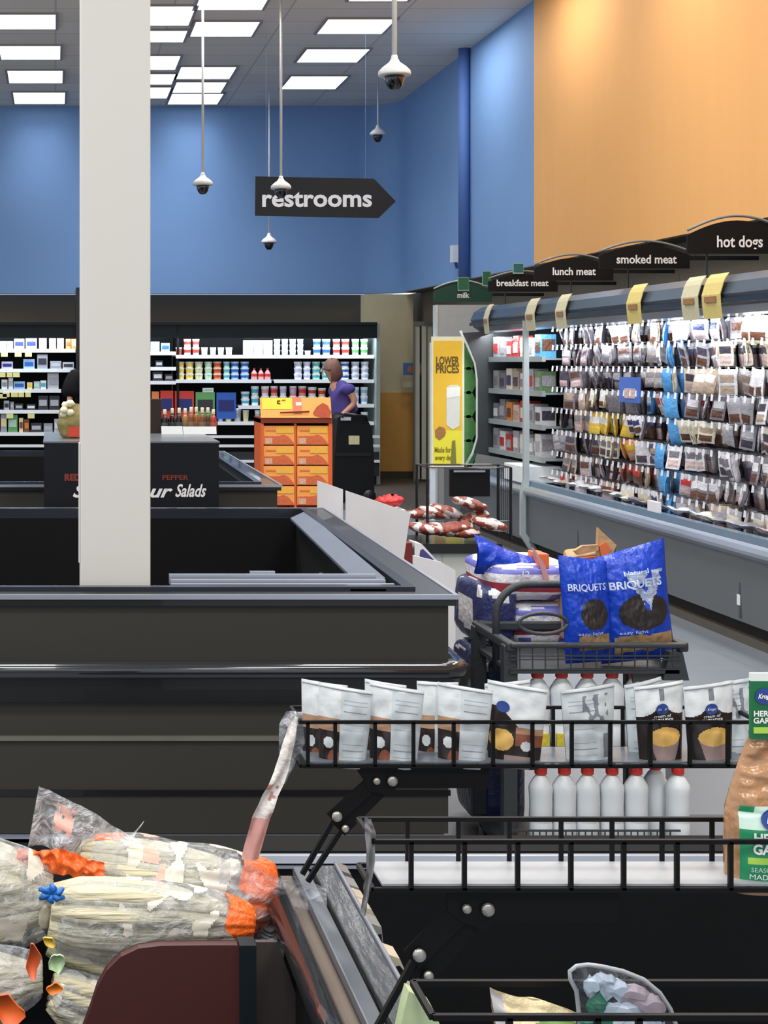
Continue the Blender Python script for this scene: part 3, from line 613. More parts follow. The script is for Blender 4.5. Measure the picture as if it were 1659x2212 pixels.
# dark block + price cards
c0 = on_top(325, yb_); c1 = on_top(349, yb_)
MB().box(c0-.1, c1, yb_, yb_+.08, zt, H-(862-VY)/sb).build('dark_carton', M('carton_dark', (44, 38, 34), .6), origin=(c0, yb_, zt), label='tall dark brown carton beside the white post on the display box', cat='carton', bevel=.003)
g = 'salad dressing bottles on the display box'
bt = [(356, 884, 'black', (16, 14, 16)), (372, 882, 'black', (14, 14, 18)), (387, 881, 'black', (24, 20, 18)), (400, 882, 'tan', (150, 116, 66)), (413, 879, 'brown', (110, 62, 32)), (424, 879, 'amber', (140, 84, 40)), (437, 880, 'brown', (96, 56, 34)), (449, 880, 'dark olive', (70, 60, 40)), (461, 884, 'red', (160, 46, 28))]
for k, (pxx, top, nm, rgb) in enumerate(bt):
    yy = yb_+(.05 if k % 2 else 0); sx = F/yy; x = (pxx-VX)/sx; h = (H-(top-VY)/sx)-zt; r = 7.2/sx
    t = thing('dressing_bottle', f'{nm} salad dressing bottle, {ORD[k]} from the white post on the display box', 'bottle', (x, yy, zt), g)
    MB().lathe([(r*.9, 0, 0), (r, .006, 0), (r, h*.12, 0), (r*1.02, h*.13, 1), (r*1.02, h*.42, 1), (r, h*.44, 0), (r*.85, h*.6, 0), (r*.4, h*.78, 0)], (x, yy, zt), 14).build('glass', [M('dressing_'+nm.replace(' ', '_'), rgb, .15), M('dressing_label_'+nm.replace(' ', '_'), tuple(min(255, int(v*.6+60)) for v in rgb), .5)], t, smooth=True)
    MB().lathe([(r*.42, h*.78), (r*.5, h*.8), (r*.5, h*.97), (r*.4, h)], (x, yy, zt), 12).build('cap', M('cap_cream', (226, 216, 190), .4), t, smooth=True)
g = 'small price cards leaning below the dressing bottles'
ys = yb_-.12; sy = F/ys
for k, (p0, p1, q0, q1, lb) in enumerate([(349, 395, 921, 941, 'pale grey card left of the other card'), (396, 468, 922, 941, 'wide pale card with small print')]):
    t = thing('price_card', f'{lb} on the display box top', 'card', ((p0-VX)/sy, ys, zt), g)
    MB().hexa([((p0-VX)/sy, ys, zt), ((p1-VX)/sy, ys, zt), ((p1-VX)/sy, ys+.004, zt), ((p0-VX)/sy, ys+.004, zt), ((p0-VX)/sy, ys+.03, H-(q0-VY)/sy), ((p1-VX)/sy, ys+.03, H-(q0-VY)/sy), ((p1-VX)/sy, ys+.034, H-(q0-VY)/sy), ((p0-VX)/sy, ys+.034, H-(q0-VY)/sy)]).build('sheet', M('card_grey', (178, 184, 186), .5), t)
# cream flowers / bag at left
yl = y0+.35; sl = F/yl; lx = lambda q: (q-VX)/sl; lz = lambda q: H-(q-VY)/sl
t = thing('snack_bag', 'cream and olive bag standing on the display box left of the white post', 'bag', (lx(154), yl, zt))
mb = MB()
def bagf(u, v):
    an = 2*math.pi*u; r = .045+.03*math.sin(math.pi*min(1, v*1.05))**.6+.012*noise.noise(Vector((math.cos(an)*2, math.sin(an)*2, v*6)))
    return (lx(155)+r*math.cos(an)*1.0, yl+r*math.sin(an)*.7, zt+v*(lz(872)-zt))
mb.grid(bagf, 20, 14).build('bag_body', [M('bag_olive', (132, 122, 72), .6, var=.6, scale=40)], t, smooth=True)
MB().box(lx(146), lx(174), yl-.075, yl-.07, zt+.01, lz(921)).build('red_label', M('label_red', (190, 62, 40), .5), t)
for q in range(9):
    u = R.uniform(136, 172); v = R.uniform(864, 890)+(172-u)*.25
    MB().lathe([(.002, -.02), (.018, -.01), (.022, .004), (.012, .018)], (lx(u), yl+R.uniform(-.05, .02), lz(v)), 9).build('cream_clump', M('clump_cream', (226, 220, 190), .7, var=.2, scale=50), t, smooth=True)

# ------------------------------------------------------------------ orange cracker display
s = 262; A = lambda a, b: XZ(a, b, s); yo = F/s
x0, _ = A(563, 0); x1, _ = A(718, 0); zt = A(0, 905)[1]
t = thing('cracker_display', 'orange cardboard display rack of cracker boxes beside the second freezer', 'display rack', ((x0+x1)/2, yo, 0))
m_or = M('cardboard_orange', (216, 96, 36), .6); m_ord = M('cardboard_dark_orange', (120, 40, 16), .6)
MB().box(x0, x0+.025, yo, yo+.42, 0, zt).box(x1-.03, x1, yo, yo+.42, 0, zt).box(x0, x1, yo+.4, yo+.42, 0, zt).box(A(636, 0)[0], A(641, 0)[0], yo+.01, yo+.4, 0, zt).build('rack', m_or, t)
MB().box(x0, x1, yo-.005, yo+.42, A(0, 914)[1], zt+.01).build('shelf_edge', m_ord, t)
hd = MB(); zl, zu = zt+.01, A(0, 859)[1]
hd.hexa([(x0, yo-.01, zl), (A(716, 0)[0], yo-.01, zl), (A(716, 0)[0], yo, zl), (x0, yo, zl), (x0, yo+.05, zu), (A(716, 0)[0], yo+.05, zu), (A(716, 0)[0], yo+.06, zu), (x0, yo+.06, zu)])
hd.build('header_card', M('header_orange', (240, 168, 84), .55, var=.1), t)
def hface(pxa, pxb, pya, pyb, d):
    f = lambda pyy: yo-.01+(A(0, pyy)[1]-zl)/(zu-zl)*.06-d
    return [(A(pxa, 0)[0], f(pyb), A(0, pyb)[1]), (A(pxb, 0)[0], f(pyb), A(0, pyb)[1]), (A(pxb, 0)[0], f(pya), A(0, pya)[1]), (A(pxa, 0)[0], f(pya), A(0, pya)[1])]
MB().add(hface(567, 632, 860, 884, .004), [(0, 1, 2, 3)]).build('price_panel', M('price_yellow', (244, 214, 60), .5), t)
text('price_numeral', '5', lambda u, v: (A(603, 0)[0]+u, yo+.025, A(0, 873)[1]+v), M('ink_brown', (90, 60, 20), .6), t, .075, bold=.002)
text('price_small', '99', lambda u, v: (A(614, 0)[0]+u, yo+.028, A(0, 867)[1]+v), M('ink_brown'), t, .03, bold=.002)
MB().add(hface(634, 652, 858, 893, .005), [(0, 1, 2, 3)]).build('price_panel', M('panel_pink', (222, 120, 88), .5), t)
MB().add(hface(640, 652, 869, 876, .008), [(0, 1, 2, 3)]).build('logo_patch', M('white_patch', (250, 244, 238), .5), t)
MB().prism([A(*q) for q in ((675, 893), (684, 878), (697, 870), (708, 876), (715, 890), (712, 903), (690, 901))], (yo-.012, yo-.009)).build('cracker_picture', M('cracker_red', (206, 96, 66), .6, var=.3, scale=40), t)
MB().prism([A(*q) for q in ((605, 890), (668, 887), (668, 891), (604, 893))], (yo-.011, yo-.008)).build('print_line', m_ord, t)
bx = MB(); W_ = (68)/s; Hh = 41.0/s
def cracker_box(x, z, lab):
    global _cb
    if _cb is None:
        c = thing('cracker_box', '', 'cracker box', (0, 0, 0), 'cracker boxes in the orange display')
        MB().box(-W_/2, W_/2, 0, .2, 0, Hh).build('carton', M('box_orange', (244, 166, 84), .55, var=.08, scale=12), c, bevel=.002)
        y_ = -.002
        MB().prism([(-W_*.48, Hh*.45), (W_*.0, Hh*.47), (W_*.14, Hh*.55), (W_*.3, Hh*.42), (W_*.46, Hh*.12), (W_*.46, Hh*.02), (-W_*.48, Hh*.02)], (y_, 0)).build('cracker_picture', M('box_picture', (206, 104, 62), .6, var=.35, scale=45), c)
        MB().box(-W_*.46, -W_*.22, y_-.001, y_, Hh*.05, Hh*.36).build('white_panel', M('box_panel', (216, 170, 140), .6, var=.4, scale=60), c)
        MB().box(-W_*.42, W_*.42, y_-.001, y_, Hh*.72, Hh*.8).build('print_line', M('box_print', (222, 120, 50), .6), c)
        MB().box(-W_*.1, W_*.46, y_-.0015, y_-.0005, Hh*.62, Hh*.94).build('yellow_panel', M('box_yellow', (238, 180, 70), .6, var=.1, scale=30), c)
        _cb = c; c.location = (x, yo+.012, z); c['label'] = lab; return c
    return copy_thing(_cb, (x, yo+.012, z), lab)
_cb = None
for col, xc in enumerate((603.5, 676.5)):
    for r_ in range(6):
        zb = A(0, 961+r_*43.5)[1]
        if r_ > (3 if col == 0 else 3): continue
        cracker_box(A(xc, 0)[0], zb, f'orange cracker box in the {("left","right")[col]} column, {ORD[r_]} from the top')
# ------------------------------------------------------------------ black wheeled cart with a tag
s = 188; A = lambda a, b: XZ(a, b, s); yc = F/s
t = thing('utility_cart', 'tall black wheeled cart with a cream tag in front of the person in purple', 'cart', (A(765, 0)[0], yc, 0))
MB().prism([A(*q) for q in ((722, 1063), (727, 985), (733, 905), (742, 897), (788, 905), (800, 925), (805, 1005), (805, 1068))], (yc, yc+.45)).build('bin_body', M('cart_black', (18, 20, 24), .5, var=.3, scale=5), t, bevel=.02)
MB().tube([Vector((A(738, 0)[0], yc-.03, A(0, 900)[1])), Vector((A(742, 0)[0], yc-.1, A(0, 893)[1])), Vector((A(786, 0)[0], yc-.1, A(0, 899)[1])), Vector((A(792, 0)[0], yc-.03, A(0, 906)[1]))], .018, 8).build('handle', m_black, t, smooth=True)
MB().box(*[A(753, 0)[0], A(776, 0)[0]], yc-.012, yc-.002, A(0, 960)[1], A(0, 941)[1]).build('tag', M('tag_cream', (206, 200, 160), .6, var=.15, scale=60), t)
MB().box(A(736, 0)[0], A(757, 0)[0], yc-.03, yc, A(0, 908)[1], A(0, 901)[1]).build('paper', M('paper_white', (220, 222, 228), .6), t)
MB().box(A(726, 0)[0], A(801, 0)[0], yc-.012, yc-.001, A(0, 985)[1], A(0, 978)[1]).build('front_rib', M('cart_rib', (34, 36, 40), .4), t)
for q in (735, 796): MB().lathe([(.06, 0), (.075, .012), (.075, .04), (.06, .052)], (A(q, 0)[0], yc-.02, .075), 16, axis='y').build('wheel', m_black, t, smooth=True)

# ------------------------------------------------------------------ white cardboard sheets, red bag
s = 430; A = lambda a, b: XZ(a, b, s)
m_card = M('white_cardboard', (226, 226, 230), .6, var=.05)
y = F/s
t = MB().prism([A(*q) for q in ((748, 1060), (888, 1108), (884, 1125), (873, 1203), (866, 1470), (748, 1470))], (y, y+.02))
t.build('cardboard_sheet', m_card, origin=(A(810, 0)[0], y, 0), label='large white cardboard sheet with a slanted top leaning beside the large freezer', cat='cardboard')
MB().prism([A(*q) for q in ((690, 1040), (719, 1050), (745, 1059), (745, 1470), (690, 1470))], (y+.05, y+.07)).build('cardboard_sheet', m_card, origin=(A(720, 0)[0], y, 0), label='narrow white cardboard strip just right of the orange cracker display', cat='cardboard')
s = 400; A = lambda a, b: XZ(a, b, s)
MB().prism([A(*q) for q in ((893, 1200), (955, 1215), (984, 1232), (984, 1420), (893, 1420))], (F/s, F/s+.02)).build('cardboard_sheet', m_card, origin=(A(940, 0)[0], F/s, 0), label='smaller white cardboard sheet at the freezer corner, below the blue printed carton', cat='cardboard')
t = thing('printed_carton', 'white carton flap with a blue oval print behind the freezer corner', 'carton', (A(915, 0)[0], 8.6, 0))
s = 384; A = lambda a, b: XZ(a, b, s)
MB().prism([A(*q) for q in ((896, 1172), (912, 1176), (945, 1212), (896, 1215), (896, 1390), (890, 1390))][:4]+[A(945, 1395), A(893, 1395)], (F/s, F/s+.15)).build('carton', m_card, t)
MB().prism([A(*q) for q in ((908, 1188), (914, 1186), (940, 1212), (936, 1219), (914, 1214), (906, 1200))], (F/s-.004, F/s)).build('print_oval', M('print_navy', (70, 66, 130), .6), t)
MB().box(A(868, 0)[0], A(890, 0)[0], F/s-.004, F/s+.1, 0, A(0, 1173)[1]).build('red_side', M('red_print', (110, 26, 24), .5), t)
s = 300; A = lambda a, b: XZ(a, b, s)
t = thing('red_bag', 'glossy red bag lying behind the white cardboard sheet', 'bag', (A(840, 0)[0], F/s, 0))
def rf(u, v):
    a_ = 2*math.pi*u; k = math.sin(math.pi*v)**.5
    return (A(808+65*v, 0)[0], F/s+.1*k*math.sin(a_), A(0, 1084-4*v)[1]+.045*k*math.cos(a_)+.014*noise.noise(Vector((v*9, u*5, 1))))
MB().grid(rf, 16, 22).build('bag_body', M('red_film', (200, 44, 42), .3, bump=.4), t, smooth=True)
MB().box(A(815, 0)[0], A(868, 0)[0], F/s-.12, F/s+.12, 0, A(0, 1098)[1]).build('carton_under', m_card, t)
# ------------------------------------------------------------------ meat cooler along the right wall
XF = 3.9; YD = F/(1142-VX)*XF; YE = 14.25; YN = 7.2
def Yof(px_, X=XF): return F*X/(px_-VX)
m_cano = M('canopy_blue_grey', (66, 80, 94), .3, metal=.1, var=.1, scale=2, stretch=(1, .3, 1)); m_grey = M('case_grey', (96, 101, 104), .45, var=.05, scale=3)
t = thing('meat_cooler', 'long grey open meat cooler along the right wall below the orange wall', 'cooler', (4.3, YN, 0))
cp = [(XF+.35, 2.13), (XF+.08, 2.12), (XF+.0, 2.07), (XF-.03, 2.0), (XF-.0, 1.93), (XF+.06, 1.89), (XF+.16, 1.88), (XF+.16, 1.91), (XF+.35, 2.0)]
MB().prism(cp, (YN, YE)).build('canopy', m_cano, t, smooth=False)
MB().prism([(XF-.04, 1.975), (XF-.028, 1.97), (XF-.028, 1.945), (XF-.04, 1.945)], (YN, YE)).build('canopy_strip', M('strip_dark', (40, 50, 62), .3), t)
MB().box(XF+.3, 4.84, YN, YE, 2.05, 2.1).box(4.74, 4.84, YN, YE, .5, 2.06).build('cabinet', M('case_inside', (28, 30, 34), .7), t)
MB().box(XF+.22, XF+.26, YN, YE, 1.93, 1.95).build('light_tube', m_led, t)
d = bpy.data.lights.new('cooler_lamp', 'AREA'); d.shape = 'RECTANGLE'; d.size = .12; d.size_y = YE-YN; d.energy = 42; d.color = (.92, .96, 1)
o = bpy.data.objects.new('cooler_lamp', d); C.objects.link(o); o.location = (XF+.12, (YE+YN)/2, 1.86); o.rotation_euler = (0, math.radians(-18), 0)
# lower body
prof = [(XF+.0, .13), (XF-.01, .5), (XF-.03, .52), (XF-.05, .55), (XF-.03, .58), (XF+.0, .59), (XF+.02, .64), (XF+.06, .64), (XF+.3, .56), (XF+.9, .56), (XF+.9, .13)]
MB().prism(prof[:2]+[(XF+.9, .5), (XF+.9, .13)], (YN, YE)).build('front_panel', m_grey, t)
MB().prism([(XF-.01, .5), (XF-.05, .53), (XF-.055, .55), (XF-.04, .575), (XF+.0, .585), (XF+.05, .5)], (YN, YE)).build('bumper', m_rail, t)
MB().prism([(XF+.0, .585), (XF+.01, .625), (XF+.07, .625), (XF+.3, .56), (XF+.9, .55), (XF+.9, .5), (XF+.05, .5)], (YN, YE)).build('front_lip', M('lip_blue', (96, 118, 138), .25, metal=.1, var=.1, scale=6), t)
MB().box(XF+.06, XF+.9, YN, YE, 0, .13).build('kick_base', M('kick_dark', (42, 40, 38), .6), t)
MB().box(XF+.02, XF+.06, YN, YE, .0, .05).build('kick_rail', M('kick_brown', (84, 80, 72), .5), t)
for pxx in (1250, 1330, 1388, 1600):
    yy = Yof(pxx)
    MB().box(XF-.006, XF+.0, yy-.012, yy+.012, .15, .5).build('panel_seam', M('seam', (64, 68, 72), .4), t)
MB().box(XF-.008, XF, Yof(1598)-.02, Yof(1598)+.02, .22, .28).build('small_label', m_card, t)
# white divider post between the two sections
MB().prism([(XF-.045, 1.95), (XF-.005, 1.95), (XF+.0, 1.2), (XF+.0, .6), (XF-.03, .5), (XF-.03, .2), (XF+.1, .02), (XF+.03, .02), (XF-.07, .18), (XF-.07, .52), (XF-.045, .65), (XF-.045, 1.2)], (YD-.02, YD+.02)).build('divider_post', M('post_grey', (168, 178, 180), .35), t)
MB().tube([(XF-.12, YE+.02, 1.9), (XF-.06, YE+.02, 1.78), (XF+.02, YE+.02, 1.6), (XF+.04, YE+.02, 1.45), (XF+.04, YE+.02, .9), (XF+.0, YE+.02, .76), (XF-.07, YE+.02, .64)], .014, 8).build('end_trim', M('trim_white', (206, 214, 212), .3), t, smooth=True)
MB().prism([(XF-.1, 1.88), (XF-.05, 1.78), (XF+.02, 1.6), (XF+.04, 1.45), (XF+.04, .9), (XF+.0, .76), (XF+.9, .6), (XF+.9, 1.95)], (YE, YE+.015)).build('end_panel', M('end_dark', (60, 64, 66), .4), t)
# shelves in the far section
for z in (1.64, 1.35, 1.07, .8):
    MB().box(XF+.16, XF+.84, YD+.06, YE-.03, z-.015, z).box(XF+.13, XF+.16, YD+.06, YE-.03, z-.03, z+.015).build('shelf', M('shelf_grey', (150, 158, 160), .4), t)
# price tags wrapped on the canopy
g = 'yellow price tags hung over the cooler canopy'
for k, (pxx, wpx, yl, lb) in enumerate([(1158, 20, 0, 'farthest of the canopy tags, beside the white divider post'), (1225, 22, 0, 'beneath the lunch meat sign'), (1385, 30, 1, 'beneath the smoked meat sign'), (1508, 36, 0, 'left one of the pair beneath hot dogs'), (1555, 40, 1, 'right one of the pair beneath hot dogs'), (1062, 10, 0, 'narrow, on the far section near the milk sign')]):
    yy = Yof(pxx); w_ = wpx/((F*XF/yy**2))/2
    tg = thing('price_tag', f'yellowish tag on the cooler canopy, {lb}', 'price tag', (XF-.04, yy, 1.9), g)
    o_ = [(XF+.0, 2.125), (XF-.02, 2.1), (XF-.035, 2.07), (XF-.055, 2.0), (XF-.05, 1.93), (XF-.04, 1.86), (XF-.037, 1.86), (XF-.046, 1.93), (XF-.05, 2.0), (XF-.03, 2.07), (XF-.015, 2.1), (XF+.0, 2.12)]
    MB().prism(o_, (yy-w_, yy+w_)).build('tag_strip', M('tag_yellow' if yl else 'tag_cream2', (208, 190, 116) if yl else (196, 190, 158), .6, var=.15, scale=40), tg)
    MB().box(XF-.062, XF-.056, yy-w_*.6, yy+w_*.6, 1.955, 1.99).build('tag_print', M('tag_print', (150, 110, 70), .6, var=.4, scale=80), tg)

# ---- hanging packages
ROWZ = [1.885, 1.735, 1.565, 1.395, 1.225, 1.05, .875, .72]
XP = 4.08
pk_mats = {'silver': (166, 164, 170), 'white': (222, 220, 224), 'pale pink': (206, 178, 176), 'dark purple': (74, 66, 80), 'grey': (126, 122, 130), 'tan': (176, 156, 138), 'red': (182, 52, 50), 'yellow': (214, 180, 60), 'orange': (214, 132, 60), 'blue': (84, 156, 214), 'navy': (52, 58, 100), 'brown': (96, 62, 46), 'cream': (222, 212, 190), 'green': (110, 140, 96)}
pkm = {k: M('pack_'+k.replace(' ', '_'), v, .3, var=.25, scale=60, bump=.5, bscale=35) for k, v in pk_mats.items()}
protos = {}
def pack(mainc, lab, low, kind):
    key = (mainc, lab, low, kind)
    if key in protos: return protos[key].copy()
    wd, h, th = [(.12, .168, .03), (.1, .15, .022), (.118, .13, .04)][kind]
    sd = len(protos)*3.1
    def f(sg):
        def q(u, v):
            a, b = abs(2*u-1), abs(2*v-1)
            bul = (1-a**3)*(1-b**4)*th*.5
            wr = .004*noise.noise(Vector((u*5+sd, v*6, sg)))*(1-a**6)
            return (sg*(bul+.0012)+wr+.01*math.sin(v*3+sd), (u-.5)*wd+.003*noise.noise(Vector((sd, v*8, 0))), -v*h)
        return q
    def paint(u, v):
        if v < .14: return 0
        if .2 < v < .52 and .12 < u < .88: return 1
        return 2 if v > .55 and .1 < u < .9 and v < .93 else 0
    mb = MB(); mb.grid(f(-1), 8, 10, paint); mb.grid(f(1), 8, 10, lambda u, v: 0)
    o = mb.build('meat_package', [pkm[mainc], pkm[lab], pkm[low]], smooth=True)
    protos[key] = o; return o
near = ['silver', 'white', 'grey', 'pale pink', 'silver', 'white', 'tan', 'cream', 'white']; far = ['dark purple', 'grey', 'silver', 'dark purple', 'grey', 'brown', 'grey', 'tan', 'dark purple']
labs = ['red', 'white', 'brown', 'grey', 'dark purple', 'silver', 'white', 'tan', 'dark purple', 'grey', 'white', 'silver', 'cream', 'navy']
lows = ['pale pink', 'brown', 'tan', 'pale pink', 'silver', 'brown', 'dark purple', 'grey']
PITCH = .112; n = int((YD-.12-8.55)/PITCH)+1
hooks = []; REST = []
g = 'meat packages hanging on pegs in the right hand cooler'
for r, z in enumerate(ROWZ):
    k = 0
    while k < n:
        run = min(n-k, R.choice((2, 3, 3, 4, 5)))
        yy0 = 8.55+k*PITCH
        mix = near if R.random() < (12.4-yy0)/3.2 else far
        mc, lb, lw, kd = R.choice(mix), R.choice(labs), R.choice(lows), R.choice((0, 0, 0, 1, 2))
        if 10.7 < yy0 < 11.3 and r == 5: mc, lb, lw = 'orange', 'yellow', 'tan'
        if 11.0 < yy0 < 11.7 and r == 4: mc, lb, lw = 'yellow', 'white', 'yellow'
        if 9.7 < yy0 < 10.1 and r in (3, 5): mc, lb = 'pale pink', 'red'
        if 10.5 < yy0 < 10.9 and r == 3: mc, lb, lw = 'blue', 'white', 'navy'
        for j in range(run):
            kk = k+j; yy = 8.55+kk*PITCH+R.uniform(-.01, .01); a = (mc, lb, lw, kd)
            if 10.2 < yy < 10.42: a = ('blue', 'blue', 'blue', 0)
            hooks.append((yy, z))
            if R.random() < .03: continue
            o = pack(*a); 
            if o.name not in C.objects: C.objects.link(o)
            o.location = (XP+R.uniform(.015, .13), yy, z-.004); o.rotation_euler = (R.uniform(-.22, .22), R.uniform(-.25, .12), R.uniform(-.7, .7))
            nm = 'all-blue' if a[0] == a[1] == 'blue' else f'{a[0]} {a[1]}-labelled' if a[0] != a[1] else a[0]
            for bk in (1, 2): REST.append((a, o.location.x+.09*bk+R.uniform(0, .03), yy+R.uniform(-.012, .012), z-.004))
            setp(o, f'{nm} meat package, {ORD[r]} peg row, {nth(n-1-kk)} from the divider', 'meat package', g)
        k += run
rest = MB(); allm = list(pkm); 
for a, x_, y_, z_ in REST:
    c_, sn = math.cos(R.uniform(-.2, .2)), R.uniform(-.2, .2); wd, h = .055, .155
    nv = 4; b0 = len(rest.v)
    for i in range(nv+1):
        th = .012*math.sin(math.pi*min(1, i/nv*1.1+.05))
        for sx, sy in ((-th, -wd), (-th*1.3, 0), (-th, wd), (th, 0)): rest.v.append((x_+sx+sy*sn, y_+sy*c_, z_-h*i/nv))
    for i in range(nv):
        mi_ = allm.index(a[0] if i == 0 else a[1] if i == 1 else a[2])
        for k_ in range(4): rest.face((b0+i*4+k_, b0+i*4+(k_+1) % 4, b0+i*4+4+(k_+1) % 4, b0+i*4+4+k_), mi_)
rest.build('meat_package_rest', [pkm[q] for q in allm], smooth=True, origin=(XP+.2, 10.5, .7), kind='stuff', label='further meat packages hanging behind the front ones on the cooler pegs', cat='meat package')
hooks.sort(key=lambda h: h[0])
m_hook = M('hook_white', (236, 236, 240), .4); m_rod = M('hook_rod', (70, 70, 76), .4)
def hookmb(mb, yy, z):
    mb.bar((4.74, yy, z), (XP-.02, yy, z+.01), .004, mi=1).bar((XP-.02, yy, z+.012), (XP-.025, yy, z-.03), .013, .004, mi=0)
for yy, z in hooks[:100]:
    mb = MB(); hookmb(mb, yy, z); mb.build('peg_hook', [m_hook, m_rod], t)
mb = MB()
for yy, z in hooks[100:]: hookmb(mb, yy, z)
mb.build('peg_hook_rest', [m_hook, m_rod], t, kind='stuff')
# packages lying in the front trough and on the far shelves
g2 = 'meat packages lying along the front of the cooler'
for k in range(26):
    yy = 8.7+k*.155+R.uniform(-.03, .03)
    a = (R.choice(near), R.choice(labs), R.choice(lows), R.choice((0, 2)))
    o = pack(*a)
    if o.name not in C.objects: C.objects.link(o)
    o.location = (XF+.12+R.uniform(0, .05), yy, .645); o.rotation_euler = (R.uniform(-.2, .2), math.radians(-78+R.uniform(-10, 10)), R.uniform(-.3, .3))
    setp(o, f'{a[0]} meat package lying in the front trough, {nth(25-k)} from the white divider', 'meat package', g2)
MB().box(XF+.02, XF+.05, Yof(1412), Yof(1392), .6, .69).build('folded_card', m_card, origin=(XF+.03, Yof(1400), .6), label='small white folded cards on the cooler lip below the blue packages', cat='card')
g3 = 'packages on shelves in the far section of the meat cooler'
for r, (z, cols) in enumerate(((1.64, ['silver', 'silver', 'red', 'red', 'white', 'white', 'blue']), (1.35, ['silver', 'grey', 'cream', 'tan', 'white', 'silver', 'green']), (1.07, ['grey', 'grey', 'orange', 'pale pink', 'red', 'silver', 'white']), (.8, ['silver', 'white', 'red', 'silver', 'white', 'silver', 'white']))):
    for k, c in enumerate(cols):
        yy = YE-.12-k*(YE-YD-.22)/7; h = .2-.02*((k*7+r) % 3)
        lb = labs[(k*5+r*3) % len(labs)]
        mb = MB().box(XF+.17, XF+.3, yy-.085, yy+.075, z, z+h, 0).box(XF+.164, XF+.17, yy-.06, yy+.05, z+h*.25, z+h*.7, 1)
        mb.box(XF+.18, XF+.29, yy-.089, yy-.085, z+h*.3, z+h*.8, 1)
        mb.build('meat_carton', [pkm[c], pkm[lb]], origin=(XF+.24, yy, z), bevel=.006, label='%s package on far cooler section shelf %s, %s from the green panel' % (c, 'one two three four'.split()[r], ORD[k]), cat='carton', group=g3)
for k in range(6):
    yy = YD+.15+k*.24; o = pack(R.choice(['cream', 'tan', 'white']), R.choice(['orange', 'white', 'tan']), 'cream', 2)
    if o.name not in C.objects: C.objects.link(o)
    o.location = (XF+.12, yy, .66); o.rotation_euler = (0, math.radians(-80), R.uniform(-.3, .3))
    setp(o, f'cream package lying below the shelves of the far cooler section, {ORD[k]} from the divider', 'meat package', g3)
MB().box(XF-.02, XF+.3, YD+.1, YD+.62, .6, .74).build('white_carton', M('carton_white', (232, 238, 240), .5), origin=(XF+.1, YD+.3, .6), bevel=.005, label='bright white carton on the cooler lip left of the white divider post', cat='carton')
o = MB().box(XP-.02, XP-.012, 10.62, 11.0, 1.32, 1.5, 0).box(XP-.024, XP-.02, 10.7, 10.9, 1.35, 1.42, 1).build('price_card', [M('card_blue', (70, 110, 196), .4), pkm['pale pink']], origin=(XP, 10.8, 1.32), label='bright blue shelf card among the hanging meat packages', cat='card')

# ---- category signs
m_sb = M('sign_black_2', (20, 20, 22), .45); m_sg = M('sign_green', (14, 66, 54), .45); m_edge = M('sign_edge', (120, 124, 124), .35)
def arch_sign(x0, x1, yb, ytop, s, body, mat, tw, ty, label, size=.1, pole=None):
    y = F/s; a = P(x0, yb, s); b = P(x1, yb, s); top = P(0, ytop, s).z; w_ = b.x-a.x; hz = top-a.z; edge = a.z+hz*.42
    t = thing('aisle_sign', label, 'sign', (a.x+w_/2, y, a.z), 'arched category signs above the meat cooler')
    arc = [(a.x+w_*k/16, edge+(top-edge)*math.sin(math.pi*(.08+.84*k/16))) for k in range(17)]
    pn_ = MB().prism([(a.x, a.z), (b.x, a.z)]+arc[::-1], (y, y+.02)).build('panel', mat, t)
    arc2 = [(x+.0, z+.028) for x, z in arc]
    MB().tube([(x, y+.0, z) for x, z in arc2], .009, 6).build('arch_rail', m_edge if mat is m_sb else M('edge_pale', (150, 180, 170), .4), t, smooth=True)
    text('lettering', body, lambda u, v: ((tw[0]+tw[1])/2*0+P((tw[0]+tw[1])/2, ty, s).x+u, y-.004, P(0, ty, s).z+v), m_ink, pn_, size, width=(tw[1]-tw[0])/s, bold=.002)
    MB().box(b.x-.02, XW+.2, y+.005, y+.02, a.z+.06, a.z+.09).build('wall_arm', m_black, t)
    if pole: MB().tube([P(pole, yb, s)+Vector((0, .01, 0)), Vector((P(pole, yb, s).x, y+.01, 2.1))], .006, 6).build('pole', m_black, t)
arch_sign(1485, 1700, 548, 476, 350, 'hot dogs', m_sb, (1548, 1647), 523, 'black arched sign reading hot dogs, nearest above the meat cooler', .1, 1528)
arch_sign(1295, 1490, 580, 529, 301, 'smoked meat', m_sb, (1331, 1461), 561, 'black arched sign reading smoked meat', .085, 1358)
arch_sign(1155, 1325, 606, 557, 265, 'lunch meat', m_sb, (1193, 1286), 587, 'black arched sign reading lunch meat', .085, 1234)
arch_sign(1055, 1205, 630, 592, 240, 'breakfast meat', m_sb, (1072, 1184), 612, 'black arched sign reading breakfast meat', .08, 1092)
arch_sign(937, 1063, 652, 612, 209, 'milk', m_sg, (987, 1013), 638, 'dark green arched sign reading milk, farthest above the coolers', .08)
m_gs = M('flag_green', (34, 100, 66), .5)
for x0, x1, y0_, y1_, s, lb, mm in ((989, 1011, 600, 625, 209, 'green square flag above the milk sign', m_gs), (1042, 1058, 587, 614, 209, 'small green flag right of the milk sign', m_gs), (1108, 1128, 570, 587, 240, 'teal flag above the breakfast meat sign', M('flag_teal', (36, 100, 100), .5))):
    a = P(x0, y1_, s); b = P(x1, y0_, s)
    tt = thing('sign_flag', lb, 'sign', (a.x, a.y, a.z))
    MB().box(a.x, b.x, a.y-.03, a.y-.02, a.z, b.z).build('flag_panel', mm, tt)
    MB().box(a.x-.006, b.x+.006, a.y-.02, a.y-.012, a.z-.02, b.z+.006).build('flag_edge', M('edge_pale'), tt)
